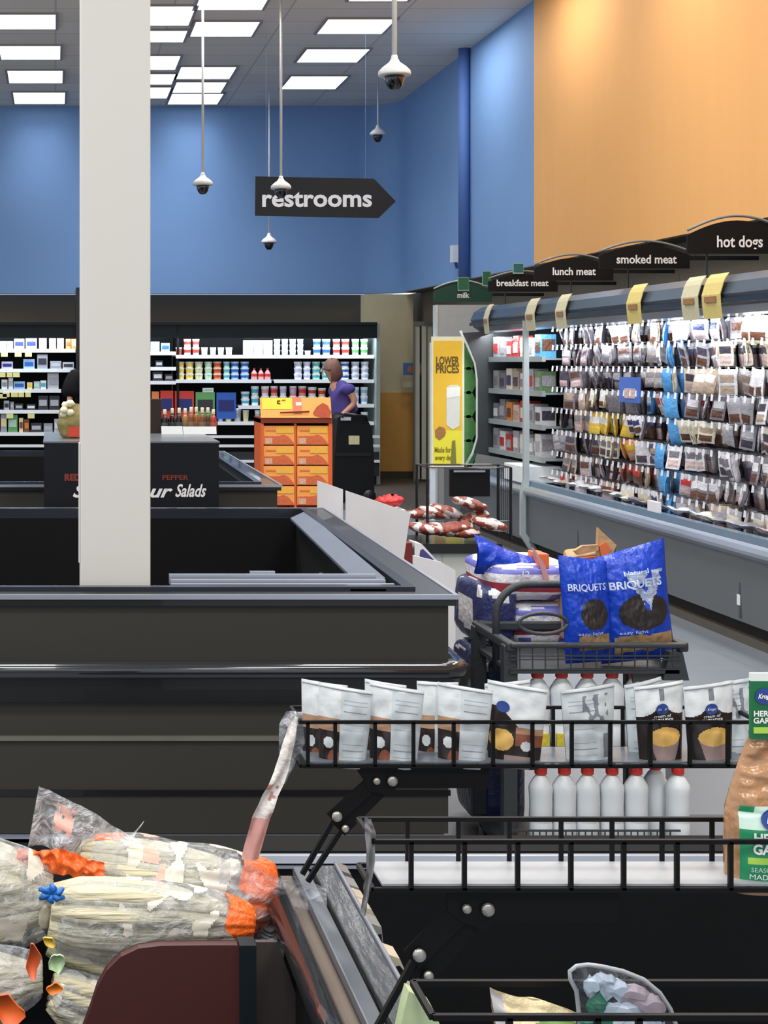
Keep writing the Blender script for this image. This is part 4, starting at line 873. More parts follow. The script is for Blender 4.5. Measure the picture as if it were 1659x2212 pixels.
# milk section partition, green leaf panel, banner
s = 209
MB().box(P(945, 0, s).x, 4.84, F/s, F/s+.1, 0, 2.2, 0).box(P(945, 0, s).x-.02, P(945, 0, s).x, F/s-.01, F/s+.11, 0, 2.2, 1).build('partition_wall', [M('partition_grey', (170, 174, 176), .6), M('trim_white')], origin=(4.3, F/s, 0), label='grey partition panel with a white edge standing under the milk sign', cat='partition')
t = thing('milk_cooler_end', 'end panel of the milk cooler printed with big green leaves', 'cooler', (3.85, YE+.2, 0))
yy = YE+.2; s = F/yy; A = lambda a, b: XZ(a, b, s)
MB().prism([A(*q) for q in ((1000, 735), (1012, 745), (1028, 775), (1032, 810), (1032, 960), (1025, 1000), (1018, 1010), (994, 1010), (994, 735))], (yy, yy+.05)).build('panel', M('leaf_dark', (16, 34, 26), .4), t)
for k in range(5):
    zc = A(0, 770+k*52)[1]; xc = A(1012, 0)[0]
    pts = [(xc+.085*math.cos(a_)*(1-.25*abs(math.sin(a_*2))), zc+.13*math.sin(a_)) for a_ in [math.radians(q) for q in range(0, 360, 20)]]
    MB().prism([(min(p[0], A(1031, 0)[0]), max(A(0, 1004)[1], p[1])) for p in pts], (yy-.004, yy)).build('leaf_print', M('leaf_green', (92, 150, 84), .5, var=.25, scale=25), t)
MB().box(A(994, 0)[0], A(1025, 0)[0], yy, yy+.6, 0, A(0, 1010)[1]).build('base', m_grey, t)
s = 240; yy = F/s; A = lambda a, b: XZ(a, b, s)
t = thing('banner_stand', 'yellow LOWER PRICES banner stand before the milk cooler', 'banner', (A(966, 0)[0], yy, 0))
MB().box(A(932, 0)[0], A(1003, 0)[0], yy, yy+.012, A(0, 1010)[1], A(0, 727)[1]).build('backing', M('banner_edge', (226, 226, 196), .5), t)
yb2 = yy-.004
MB().box(A(936, 0)[0], A(998, 0)[0], yb2, yy, A(0, 930)[1], A(0, 736)[1]).build('banner_sheet', M('banner_yellow', (232, 188, 52), .5, var=.03), t)
MB().box(A(936, 0)[0], A(998, 0)[0], yb2, yy, A(0, 1005)[1], A(0, 930)[1]).build('banner_foot_sheet', M('banner_lemon', (232, 222, 60), .5, var=.03), t)
m_bi = M('banner_ink', (96, 76, 16), .6)
text('lettering', 'LOWER', lambda u, v: (A(966, 0)[0]+u, yb2-.003, A(0, 780)[1]+v), m_bi, t, .1, width=50/s, bold=.003)
text('lettering', 'PRICES', lambda u, v: (A(966, 0)[0]+u, yb2-.003, A(0, 798)[1]+v), m_bi, t, .1, width=50/s, bold=.003)
text('small_lettering', 'Made for', lambda u, v: (A(956, 0)[0]+u, yb2-.003, A(0, 972)[1]+v), M('banner_ink2', (140, 130, 20), .6), t, .07, width=36/s, bold=.002)
text('small_lettering', 'every day', lambda u, v: (A(958, 0)[0]+u, yb2-.003, A(0, 989)[1]+v), M('banner_ink2'), t, .06, width=38/s, bold=.002)
mb = MB().prism([A(*q) for q in ((964, 838), (972, 832), (988, 832), (994, 836), (992, 920), (978, 928), (964, 918))], (yb2-.004, yb2))
mb.build('glass_picture', M('milk_white', (214, 218, 210), .5), t)
MB().prism([A(*q) for q in ((964, 838), (994, 836), (993, 856), (964, 860))], (yb2-.006, yb2-.004)).build('glass_top_picture', M('milk_top', (236, 238, 232), .5), t)
MB().prism([A(*q) for q in ((939, 930), (948, 921), (960, 924), (963, 934), (960, 942), (949, 951), (940, 944))], (yb2-.004, yb2)).build('cookie_picture', M('cookie_brown', (158, 112, 62), .6, var=.4, scale=60), t)
MB().prism([A(*q) for q in ((976, 952), (983, 951), (985, 1003), (973, 1003))], (yb2-.005, yb2-.001)).build('bottle_picture', M('olive_print', (128, 124, 60), .6), t)
MB().box(A(930, 0)[0], A(941, 0)[0], yy+.014, yy+.04, 0, A(0, 740)[1]).box(A(930, 0)[0], A(1000, 0)[0], yy, yy+.25, 0, .03).build('stand', M('stand_white', (196, 204, 214), .4), t)

# ------------------------------------------------------------------ low merchandiser with wire rack
s = 350; y0 = F/s; y1 = y0+.5; sb = F/y1; A = lambda a, b: XZ(a, b, s); B = lambda a, b: XZ(a, b, sb)
t = thing('merchandiser_table', 'white sided low table with a black rim and wire rack in the aisle', 'table', (A(990, 0)[0], y0, 0))
zt = .483; xa, xb = A(890, 0)[0], A(1085, 0)[0]
MB().box(xa+.04, xb-.02, y0+.03, y1-.03, .0, zt-.06).build('cabinet', M('cabinet_cream', (190, 194, 188), .5, var=.04), t)
for q in (.32, .6): MB().box(xa+q*.6, xa+q*.6+.006, y0+.026, y0+.03, .05, zt-.07).build('panel_seam', M('seam_pale', (166, 170, 166), .5), t)
MB().box(xa, xb, y0, y1, zt-.06, zt).build('black_rim', m_black, t)
MB().box(xa, xa+.035, y0, y0+.035, 0, zt-.06).build('leg', m_black, t)
ztop = B(0, 1003)[1]; xl, xr = B(899, 0)[0], B(1074, 0)[0]
for x_ in (xl, xr):
    for y_ in (y1-.02, y1-.3):
        MB().tube([(x_, y_, zt), (x_, y_, ztop)], .009, 6).build('rack_post', m_black, t)
MB().tube([(xl, y1-.02, ztop), (xr, y1-.02, ztop)], .006, 6).tube([(xl, y1-.3, ztop), (xr, y1-.3, ztop)], .004, 6).tube([(xl, y1-.3, ztop), (xl, y1-.02, ztop)], .005, 6).tube([(xr, y1-.3, ztop), (xr, y1-.02, ztop)], .005, 6).build('rack_top', m_black, t)
mb = MB()
for k in range(8): mb.tube([(xr, y1-.3+.04*k, zt+.02), (xr, y1-.3+.04*k, ztop)], .002, 4)
mb.tube([(xl, y1-.3, zt+.12), (xr, y1-.3, zt+.12)], .003, 4)
mb.build('rack_wires', m_black, t)
MB().box(B(944, 0)[0], B(1027, 0)[0], y1-.33, y1-.3, B(0, 1063)[1], B(0, 1006)[1]).box(B(950, 0)[0], B(1018, 0)[0], y1-.345, y1-.33, B(0, 1012)[1], B(0, 1007)[1]).build('black_panel', M('panel_black', (14, 15, 18), .4), t)
MB().box(B(950, 0)[0], B(1016, 0)[0], y1-.347, y1-.345, B(0, 1012)[1], B(0, 1008)[1]).build('panel_edge', m_rail, t)
g = 'meat packages piled on the merchandiser table'
mm = [M('sausage_red', (140, 64, 48), .3, var=.5, scale=70, bump=.4), M('film_pale', (206, 200, 198), .25, var=.3, scale=40)]
def lump(L_, W2, H2, seed):
    def f(u, v):
        a_ = 2*math.pi*u; k = max(.0, math.sin(math.pi*v))**.45
        return ((v-.5)*L_, W2*.5*k*math.cos(a_), H2*.5+H2*.5*k*math.sin(a_)+.008*noise.noise(Vector((v*7+seed, u*6, seed))))
    return f
pos = [(905, 1110, 'pale-topped sausage pack at the left end of the pile'), (925, 1108, 'sausage pack second from the left'), (948, 1105, 'sausage pack under the black panel'), (905, 1142, 'front left sausage pack'), (940, 1145, 'front middle sausage pack'), (975, 1140, 'front pack with silver film'),
       (1000, 1088, 'topmost dark red pack under the black panel'), (1012, 1120, 'large dark red pack at the centre right'), (1042, 1132, 'brown pack at the right end'), (985, 1150, 'low pack right of the middle')]
for k, (a, b, lb) in enumerate(pos):
    yy = y0+.1+(.3 if b < 1125 else .05); s_ = F/yy; x_ = (a+12-VX)/s_; z_ = max(zt+.0, H-(b+12-VY)/s_)
    mb = MB().grid(lump(.23, .17, .075, k*2.3), 26, 26, lambda u, v, k=k: 1 if noise.noise(Vector((u*6+k, v*5, k*1.3))) > .12 else 0)
    mb.build('sausage_pack', mm, smooth=True, label='reddish '+lb+' on the merchandiser table', cat='sausage pack', group=g).location = (x_, yy, z_)
    bpy.context.scene.collection.objects[-1].rotation_euler = (0, R.uniform(-.3, .3), R.uniform(-.4, .4))
# ------------------------------------------------------------------ stocking cart with blue bags and bottles
s = 700; yf = F/s; A = lambda a, b: XZ(a, b, s)
m_cart = M('cart_plastic', (54, 58, 62), .5, var=.1, bump=.1)
cx0, cx1 = A(1102, 0)[0], A(1468, 0)[0]; zr = A(0, 1388)[1]; yb = yf+.4
t = thing('shopping_cart', 'dark grey two-tier plastic shopping cart loaded with blue bags and white bottles', 'cart', ((cx0+cx1)/2, yf, 0))
# rim of the top basket
MB().box(cx0, cx1+.02, yf-.012, yf+.012, zr-.016, zr).box(cx0, cx1+.02, yb-.02, yb+.02, zr-.03, zr).box(cx0-.01, cx0+.02, yf, yb, zr-.03, zr).box(cx1, cx1+.03, yf, yb, zr-.03, zr).build('basket_rim', m_cart, t, bevel=.006)
zb_ = A(0, 1447)[1]; mb = MB()
for k in range(13):
    x = cx0+.03+k*(cx1-cx0-.05)/12
    mb.box(x-.0015, x+.0015, yf-.002, yf+.002, zb_, zr-.016)
for z in (zb_+.0, zb_+.03, A(0, 1418)[1]): mb.box(cx0, cx1, yf-.003, yf+.003, z, z+.004)
mb.build('basket_front', m_cart, t)
MB().box(cx0, cx1, yf, yb, zb_-.012, zb_).build('basket_floor', m_cart, t)
# posts, tiers, wheels
for x_, ys_ in ((cx0+.005, (yf+.03, yb-.03)), (cx1-.01, (yb-.03,))):
    for yy_ in ys_:
        MB().box(x_-.022, x_+.022, yy_-.02, yy_+.02, .1, zr-.01).build('post', m_cart, t, bevel=.005)
MB().hexa([(cx1-.05, yf+.0, A(0, 1470)[1]), (cx1+.03, yf, A(0, 1470)[1]), (cx1+.03, yf+.04, A(0, 1470)[1]), (cx1-.05, yf+.04, A(0, 1470)[1]), (cx1-.03, yf, zr-.03), (cx1+.01, yf, zr-.03), (cx1+.01, yf+.04, zr-.03), (cx1-.03, yf+.04, zr-.03)]).build('foot_flare', m_cart, t)
MB().box(A(1375, 0)[0], A(1435, 0)[0], yf+.03, yf+.04, .35, zb_-.01).build('side_flap', M('flap_grey', (78, 76, 72), .6), t)
z2 = A(0, 1626)[1]; z1 = .095
for z in (z2, z1):
    MB().box(cx0, cx1, yf, yb-.04, z-.03, z).build('tray', m_cart, t, bevel=.004)
mb = MB()
for z in (z2, z1):
    hh = .065 if z == z1 else .02
    for k in range(23):
        x = cx0+.05+k*(cx1-cx0-.08)/22; mb.box(x-.0015, x+.0015, yf-.006, yf-.001, z, z+hh)
    mb.box(cx0, cx1, yf-.01, yf-.002, z+hh-.004, z+hh+.001)
mb.build('tray_grille', m_cart, t)
for x_ in (cx0+.03, cx1-.05):
    for yy_ in (yf+.08, yb-.08): MB().lathe([(.03, 0), (.045, .006), (.045, .024), (.03, .03)], (x_, yy_, .046), 14, axis='x').build('caster', m_black, t, smooth=True)
# handle arch (front frame)
def arch(x0, x1, z0, ztop, r, y, n=8):
    p = [(x0, y, z0), (x0, y, ztop-r)]
    for k in range(1, n+1):
        a_ = math.pi/2*k/n; p.append((x0+r-r*math.cos(a_), y, ztop-r+r*math.sin(a_)))
    for k in range(n+1):
        a_ = math.pi/2*k/n; p.append((x1-r+r*math.sin(a_), y, ztop-r+r*math.cos(a_)))
    p.append((x1, y, z0)); return p
MB().tube(arch(A(1104, 0)[0], A(1462, 0)[0], A(0, 1470)[1], A(0, 1278)[1], .1, yf+.16), .0125, 10).build('handle_frame', m_cart, t, smooth=True)
# child seat ring showing in front of the bags
cc = A(1170, 1345); MB().tube([(cc[0]+.075*math.cos(a_)*1.0, yf-.015, cc[1]+.032*math.sin(a_)+.0) for a_ in [math.pi*2*k/20 for k in range(21)]], .006, 6).build('seat_ring', m_cart, t, smooth=True)
# bags
m_bb = M('bag_blue', (22, 66, 190), .28, var=.2, scale=12, bump=.5, bscale=22); m_bbd = M('bag_dark_picture', (48, 42, 42), .35, var=.5, scale=40); m_bbt = M('bag_tan', (158, 130, 90), .5, var=.5, scale=60)
m_bbs = M('bag_silver', (164, 176, 206), .25, var=.5, scale=35, bump=.5); m_bbn = M('bag_navy', (22, 40, 130), .35, var=.3)
def pillow(c, wd, h, th, tilt=0, lean=0, yaw=0, seed=0, corner=0, sag=0, nu=26, nv=32, cinch=0):
    """front / back surface functions of an upright pillow bag standing at c (bottom centre)"""
    c = Vector(c); ct, st = math.cos(tilt), math.sin(tilt)
    def surf(sg, off=0):
        def q(u, v):
            a, b = abs(2*u-1), abs(2*v-1)
            bul = max(0, 1-a**2.6)**.7*max(0, 1-b**3)**.8*th*.5
            x = (u-.5)*wd*(1-.06*(1-b**2)*th*8-cinch*math.exp(-((v-.8)/.12)**2)); z = v*h+sag*(1-(2*u-1)**2)*0+corner*(v**6)*(2*u-1)
            wr = .006*noise.noise(Vector((u*6+seed, v*8, seed*.7)))+.003*noise.noise(Vector((u*17, v*20+seed, seed)))
            y = sg*(bul+wr*(bul/(th*.5+1e-6)+.15))+lean*v*h
            X = x*ct-z*st; Z = x*st+z*ct
            cy, sy = math.cos(yaw), math.sin(yaw)
            y2 = y+sg*off
            return c+Vector((X*cy-y2*sy, X*sy+y2*cy, Z))
        return q
    return surf
def bag(name, label, cat, surf, mats, paint, group=None, nu=64, nv=80, partname='film', origin=None):
    base = surf(-1)(.5, 0); t_ = thing(name, label, cat, base, group)
    mb = MB(); mb.grid(surf(-1), nu, nv, paint); mb.grid(surf(1), nu, nv, lambda u, v: 0)
    for k in range(nu):   # close the sides is not needed: the rims meet
        pass
    mb.build(partname, mats, t_, smooth=True); return t_
def bagpaint(u, v):
    if ((u-.58)/.36)**2+((v-.45)/.16)**2 < 1 and not (abs(u-.64) < .2*(v-.42)/.36 and v > .46): return 1
    if .1+.04*noise.noise(Vector((u*7, 0, 0))) < v < .25+.03*noise.noise(Vector((u*9, 3, 0))) and .16 < u < .97: return 2
    if abs(u-.64) < .26*(v-.42)/.36 and v < .8 and noise.noise(Vector((u*12, v*14, 3))) > -.25: return 3
    if ((u-.4)/.07)**2+((v-.37)/.05)**2 < 1: return 3
    return 0
g = 'blue bags standing in the top basket of the cart'
c = A(1398, 1436); sf = pillow((c[0], yf+.07, c[1]), .235, .352, .1, tilt=.1, seed=3, corner=.022)
b1 = bag('blue_bag', 'larger blue bag with a dark round picture, right of the pair in the cart basket', 'bag', sf, [m_bb, m_bbd, m_bbt, m_bbs], bagpaint, g)
def ontext(sf, u0, v0, wd, h, off=.004):
    q = sf(-1, off)
    return lambda a, b: q(min(.99, max(.01, u0+a/wd)), min(.99, max(.01, v0+b/h)))
m_bt = M('bag_text', (196, 212, 246), .4)
text('bag_lettering', 'BRIQUETS', ontext(sf, .5, .7, .235, .375), m_bt, b1, .036, width=.17, bold=.001)
text('bag_lettering', 'Natural', ontext(sf, .52, .8, .235, .375), m_bt, b1, .02, width=.08, bold=.0005)
text('bag_lettering', 'easy light', ontext(sf, .4, .28, .235, .375), m_bt, b1, .014, width=.09)
c = A(1283, 1436); sf = pillow((c[0], yf+.04, c[1]), .15, .325, .07, tilt=.07, seed=8, corner=-.015)
b2 = bag('blue_bag', 'narrower blue bag with a tan foot picture, left of the cart pair', 'bag', sf, [m_bb, m_bbd, m_bbt, m_bbs], lambda u, v: (1 if ((u-.62)/.3)**2+((v-.47)/.15)**2 < 1 else 2 if .12 < v < .27+.03*noise.noise(Vector((u*9, 3, 0))) and .26 < u < .92 else 0), g)
text('bag_lettering', 'BRIQUETS', ontext(sf, .5, .73, .15, .325), m_bt, b2, .03, width=.12, bold=.0005)
text('bag_lettering', 'easy light', ontext(sf, .5, .29, .15, .325), m_bt, b2, .014, width=.08)
# kraft paper bag behind
c = A(1278, 1235); sf = pillow((c[0]-.0, yf+.36, .7), .15, .30, .06, tilt=-.12, seed=5, corner=.03)
s3 = F/(yf+.36); X3 = lambda a: (a-VX)/s3; Z3 = lambda b: H-(b-VY)/s3
t3 = thing('paper_bag', 'crumpled kraft paper bag with an orange label behind the blue bags', 'bag', (X3(1270), yf+.36, .68))
m_kr = M('kraft', (186, 150, 108), .7, var=.2, bump=.5, bscale=20); m_ol = M('orange_label', (226, 116, 64), .5)
MB().hexa([(X3(1215), yf+.3, .68), (X3(1320), yf+.3, .68), (X3(1320), yf+.45, .68), (X3(1215), yf+.45, .68), (X3(1222), yf+.34, Z3(1203)), (X3(1316), yf+.34, Z3(1190)), (X3(1310), yf+.42, Z3(1180)), (X3(1230), yf+.42, Z3(1190))]).build('bag_body', m_kr, t3, bevel=.01)
MB().prism([(X3(a), Z3(b)) for a, b in ((1283, 1206), (1286, 1138), (1292, 1145), (1325, 1175), (1316, 1195), (1300, 1210))], (yf+.33, yf+.35)).build('folded_top', m_kr, t3)
MB().prism([(X3(a), Z3(b)) for a, b in ((1232, 1187), (1250, 1176), (1284, 1174), (1284, 1186), (1240, 1196))], (yf+.32, yf+.34)).build('fold_flap', m_kr, t3)
MB().prism([(X3(a), Z3(b)) for a, b in ((1286, 1176), (1300, 1168), (1310, 1182), (1304, 1200), (1290, 1198))], (yf+.322, yf+.329)).build('orange_label', m_ol, t3)
MB().prism([(X3(a), Z3(b)) for a, b in ((1234, 1200), (1272, 1196), (1272, 1222), (1234, 1222))], (yf+.285, yf+.3)).build('rust_label', M('rust_label', (176, 84, 46), .5), t3)
# stack of white/blue/red wrapped packs behind, left
m_w = M('pack_white', (214, 212, 226), .3, var=.15, scale=14, bump=.4, bscale=14); m_pb = M('pack_periwinkle', (108, 112, 196), .35, var=.3, scale=15); m_pr = M('pack_wine', (150, 52, 64), .4, var=.3); m_nv = M('pack_navy', (28, 36, 92), .3, var=.4, scale=10, bump=.5, bscale=10)
yy = yf+.42; s4 = F/yy; X4 = lambda a: (a-VX)/s4; Z4 = lambda b: H-(b-VY)/s4
def softbox(x0, x1, y0, y1, z0, z1, seed, r=.25):
    cx, cy, cz = (x0+x1)/2, (y0+y1)/2, (z0+z1)/2; hx, hy, hz = (x1-x0)/2, (y1-y0)/2, (z1-z0)/2
    def f(u, v):
        a_ = 2*math.pi*u; p = math.pi*(v-.5)
        e = .45
        sg = lambda q, e: math.copysign(abs(q)**e, q)
        d = Vector((sg(math.cos(p), e)*sg(math.cos(a_), e), sg(math.cos(p), e)*sg(math.sin(a_), e), sg(math.sin(p), .4)))
        k = 1+.05*noise.noise(d*2.5+Vector((seed, 0, 0)))
        return (cx+hx*d.x*k, cy+hy*d.y*k, cz+hz*d.z*k)
    return f
g = 'plastic wrapped packs stacked behind the cart'
def wrap_pack(label, x0, x1, z0, z1, seed, paint, mats):
    t_ = thing('wrapped_pack', label, 'pack', ((x0+x1)/2, yy+.15, z0), g)
    mb = MB(); mb.grid(softbox(x0, x1, yy-.03, yy+.35, z0, z1, seed), 48, 24, paint); mb.build('film_wrap', mats, t_, smooth=True); return t_
mats = [m_w, m_pb, m_pr, m_nv]
def pp(u, v):
    if .56 < v < .76: return 1 if noise.noise(Vector((u*10, v*5, 1))) < .22 else 0
    if .44 < v < .5: return 2
    if .2 < v < .42 and (u*9 % 1) < .5: return 2 if v < .3 else 1
    return 0
tt_ = wrap_pack('white and violet wrapped pack, top of the stack behind the cart', X4(1052), X4(1245), Z4(1300), Z4(1215), 1, pp, mats)
text('pack_numeral', '12', lambda u, v: (X4(1128)+u, yy-.034, Z4(1238)+v), m_ink, tt_, .03, bold=.001)
wrap_pack('white wrapped pack with red and violet stripes, second in the stack behind the cart', X4(1095), X4(1250), Z4(1395), Z4(1302), 4, pp, mats)
wrap_pack('navy and white wrapped pack at the left side of the stack', X4(1030), X4(1122), Z4(1400), Z4(1262), 7, lambda u, v: 3 if noise.noise(Vector((u*14, v*7, 2))) < .18 else 0, mats)
wrap_pack('dark navy wrapped pack low in the stack beside the cart post', X4(1028), X4(1125), Z4(1560), Z4(1405), 12, lambda u, v: 3 if noise.noise(Vector((u*16, v*8, 5))) < .2 else 0, mats)
wrap_pack('darkest navy wrapped pack at the bottom of the stack', X4(1030), X4(1140), .02, Z4(1562), 15, lambda u, v: 3, mats)
c4 = (X4(1090), yy-.0, Z4(1265))
t4 = thing('blue_bag', 'bright blue bag lying on top of the wrapped packs, left corner pointing up', 'bag', c4)
mb = MB()
def blf(u, v):
    x = X4(1036)+u*(X4(1170)-X4(1036)); top = [1158, 1166, 1176, 1186, 1194, 1200, 1206, 1206]; i_ = u*6.99; a_ = int(i_); fr = i_-a_; tp = top[a_]*(1-fr)+top[min(7, a_+1)]*fr
    z = Z4(1245)+v*(Z4(tp)-Z4(1245)); wr = .012*noise.noise(Vector((u*8, v*5, 3)))
    return (x, yy+.05-.04*math.sin(math.pi*v)+wr, z)
mb.grid(blf, 24, 12); mb.grid(lambda u, v: Vector(blf(u, v))+Vector((0, .02+.06*math.sin(math.pi*v)*math.sin(math.pi*u), 0)), 24, 12)
mb.build('film', m_bb, t4, smooth=True)
MB().prism([(X4(a), Z4(b)) for a, b in ((1140, 1178), (1146, 1182), (1170, 1218), (1178, 1248), (1168, 1250), (1158, 1215))], (yy-.04, yy-.03)).build('torn_strip', M('strip_pink', (206, 150, 150), .5, var=.3), t4)
MB().box(X4(1160), X4(1182), yy-.02, yy+.1, Z4(1225), Z4(1196)).build('orange_tab', m_ol, t4)

# bottles
m_bw = M('bottle_white', (226, 232, 236), .35, var=.02); m_bc = M('cap_red', (206, 52, 40), .35); m_by = M('label_yellow', (206, 190, 60), .5, var=.4, scale=90); m_bn = M('label_navy', (30, 34, 60), .4)
def bottle(x, y, z, label, g, lab=False):
    h = .2; r = .0355
    t_ = thing('peroxide_bottle', label, 'bottle', (x, y, z), g)
    prof = [(r*.85, 0), (r, .006), (r, .07), (r*.94, .075), (r*.94, .078), (r, .083), (r*.97, .12), (r*1.0, .16), (r*1.04, .178), (r*.98, .19), (r*.6, .212), (r*.38, .22), (r*.38, .226)]
    bb_ = MB().lathe(prof, (x, y, z), 20).build('bottle_body', m_bw, t_, smooth=True)
    MB().lathe([(r*.5, .222), (r*.54, .226), (r*.54, .248), (r*.46, .252)], (x, y, z), 16).build('cap', m_bc, t_, smooth=True)
    if lab:
        MB().box(x-.026, x+.026, y-r-.003, y-r+.012, z+.0, z+.055).build('label', m_by, bb_)
    return t_
g = 'white bottles with red caps on the lower tray of the cart'
for k, q in enumerate((1168, 1219, 1269, 1322, 1374, 1415, 1464)):
    sz = 700 if k < 5 else 690; yb_2 = F/700+.05+(.06 if k == 5 else 0); ss_ = F/yb_2
    bottle((q-VX)/ss_, yb_2, .096, f'white bottle with a red cap on the lower cart tray, {nth(k)} from left', g)
g = 'white bottles with red caps on the middle tray of the cart'
for k, q in enumerate((1161, 1213, 1268, 1322, 1373)):
    yb_2 = yf+.05; ss_ = F/yb_2
    bottle((q-VX)/ss_, yb_2, z2, f'white bottle with a red cap on the middle cart tray, {nth(k)} from left', g, lab=k < 2)
# white carton on the floor right of the cart
s5 = 660; 
t5 = thing('carton', 'plain white carton standing on the floor right of the lower bottles', 'carton', ((1560-VX)/s5, F/s5, 0))
MB().box((1476-VX)/s5, (1700-VX)/s5, F/s5, F/s5+.15, 0, .3).build('carton_body', M('carton_pale', (196, 198, 202), .55, var=.03), t5, bevel=.004)
MB().box((1476-VX)/s5-.001, (1700-VX)/s5, F/s5-.002, F/s5, .12, .123).build('fold_line', M('fold_grey', (160, 162, 166), .6), t5)

# ------------------------------------------------------------------ low black display case across the aisle end
s6 = 900; y6 = F/s6; z6 = H-(1838-VY)/s6
t6 = thing('low_black_case', 'low matte black display case with a bright steel rail behind the wire baskets', 'display case', (.9, y6, 0))
m_matte = M('matte_black', (8, 10, 12), .8, var=.3, scale=4)
MB().box(.1, 1.8, y6, y6+.12, 0, z6).build('front_panel', m_matte, t6)
MB().box(.1, 1.8, y6-.02, y6, z6-.024, z6-.006).build('steel_rail', M('rail_bright', (206, 212, 224), .25, metal=.5, var=.15, scale=3), t6)
MB().box(.1, 1.8, y6-.01, y6, z6-.04, z6-.032).build('lower_rail', m_rail, t6)

# ------------------------------------------------------------------ near island: rim, brown divider, panels
XI = .34
t7 = thing('near_island', 'near produce island with a shiny plastic covered rim and black posts', 'produce case', (0, 1.2, 0))
zi = .75
yE = 2.58
def railp(name, xs0, xs1, z0, z1, mat, y0=1.0, y1=yE, rnd=False):
    if rnd: return MB().tube([((xs0+xs1)/2, y0, (z0+z1)/2), ((xs0+xs1)/2, (y0+y1)/2, (z0+z1)/2), ((xs0+xs1)/2, y1, (z0+z1)/2)], (xs1-xs0)/2, 14).build(name, mat, t7, smooth=True)
    return MB().box(xs0, xs1, y0, y1, z0, z1).build(name, mat, t7, bevel=.003)
m_ri = M('rim_gloss', (52, 54, 58), .12, metal=.5, var=.6, scale=16, stretch=(1, .25, 1), bump=.5, bscale=18)
railp('rim_tube', .335, .375, .72, .76, m_ri, rnd=True)
railp('rim_channel', .37, .4, .705, .735, M('channel_brown', (96, 84, 74), .5, var=.3, scale=8))
railp('rim_flat', .4, .425, .72, .75, M('rim_flat_grey', (110, 116, 124), .3, metal=.5, var=.3, scale=10))
railp('rim_slot', .425, .432, .7, .73, m_black)
railp('rim_plate', .432, .47, .715, .752, M('rim_plate_grey', (92, 96, 100), .25, metal=.4, var=.5, scale=14, stretch=(1, .2, 1), bump=.3))
railp('rim_edge', .47, .476, .72, .757, m_rail)
MB().box(.36, .46, 1.0, yE, .05, .71).build('island_side', m_matte, t7)
MB().box(-1.5, .36, 1.0, yE, .45, .5).box(-1.5, .36, yE-.03, yE, .45, .72).build('island_bed', m_matte, t7)
s8 = 1500; A8 = lambda a, b: XZ(a, b, s8); y8 = F/s8
out = [A8(*q) for q in ((150, 2320), (180, 2230), (200, 2175), (213, 2135), (232, 2100), (262, 2070), (300, 2052), (350, 2046), (440, 2045), (517, 2045), (517, 2320))]
t8 = thing('brown_divider', 'dark maroon divider panel with a rounded corner below the carrot bag', 'divider', (A8(360, 0)[0], y8, A8(0, 2320)[1]))
MB().prism(out, (y8, y8+.02)).build('panel', M('maroon_laminate', (66, 26, 24), .5, var=.05), t8, bevel=.002)
MB().box(A8(517, 0)[0], A8(553, 0)[0], y8-.005, y8+.03, .5, A8(0, 2040)[1]).build('black_post', M('post_black', (18, 28, 32), .45), t8)
s9 = 1440; A9 = lambda a, b: XZ(a, b, s9); y9 = F/s9
MB().prism([A9(*q) for q in ((553, 2330), (553, 2035), (600, 2035), (640, 2150), (690, 2330))], (y9, y9+.01)).build('side_plate', M('plate_taupe', (66, 60, 58), .35, var=.2), t7)
# torn tag ends on the rim
for k, (a, b, w_, c_) in enumerate(((728, 1895, 40, 0), (746, 1925, 36, 0), (762, 1952, 46, 1), (775, 1972, 44, 1), (795, 2010, 30, 0), (818, 2078, 46, 1), (862, 2160, 34, 0))):
    sr = (b-VY)/(H-.74); yt = F/sr; x_ = .474
    tg = MB().prism([(x_, .752), (x_+.02, .745), (x_+w_/sr*1.1, .715), (x_+w_/sr*1.0, .722), (x_+.02, .735), (x_, .73)], (yt, yt+.045))
    tg.build('torn_tag', M('tag_torn_beige' if c_ else 'tag_torn_grey', (186, 176, 156) if c_ else (128, 128, 126), .6, var=.2, scale=50), t7)

# ------------------------------------------------------------------ hinged wire baskets on scissor brackets
m_wire = M('wire_black', (8, 8, 10), .55, var=.2); m_bolt = M('bolt_zinc', (170, 168, 162), .3, metal=.7); m_liner2 = M('basket_liner', (150, 153, 158), .45, var=.05)
def basket(label, sfr, srr, x0, x1, zb, zt, bars, rbars, liner=True, solid_bottom=True):
    yfr, yrr = F/sfr, F/srr
    t_ = thing('wire_basket', label, 'wire basket', ((x0+x1)/2, yfr, zb), 'black wire baskets hinged to the near island')
    mb = MB()
    for y_ in (yfr, yrr):
        mb.bar((x0, y_, zt), (x1, y_, zt), .0055); mb.bar((x0, y_, zb), (x1, y_, zb), .0055)
    mb.bar((x0, yfr, zt), (x0, yrr, zt), .0055).bar((x1, yfr, zt), (x1, yrr, zt), .0055).bar((x0, yfr, zb), (x0, yrr, zb), .0055).bar((x1, yfr, zb), (x1, yrr, zb), .0055)
    mb.build('frame', m_wire, t_)
    for b in bars: MB().bar(((b-VX)/sfr, yfr, zb), ((b-VX)/sfr, yfr, zt), .0055).build('upright', m_wire, t_)
    for b in rbars: MB().bar(((b-VX)/srr, yrr, zb), ((b-VX)/srr, yrr, zt), .005).build('rear_upright', m_wire, t_)
    mb = MB()
    n_ = int((x1-x0)/.04)
    for k in range(n_+1):
        x = x0+(x1-x0)*k/n_; mb.bar((x, yfr, zb), (x, yrr, zb), .003)
    mb.build('floor_wires', m_wire, t_)
    if liner: MB().box(x0+.012, x1-.01, yfr+.004, yrr-.004, zb+.003, zb+.006).build('liner', m_liner2, t_)
    return t_
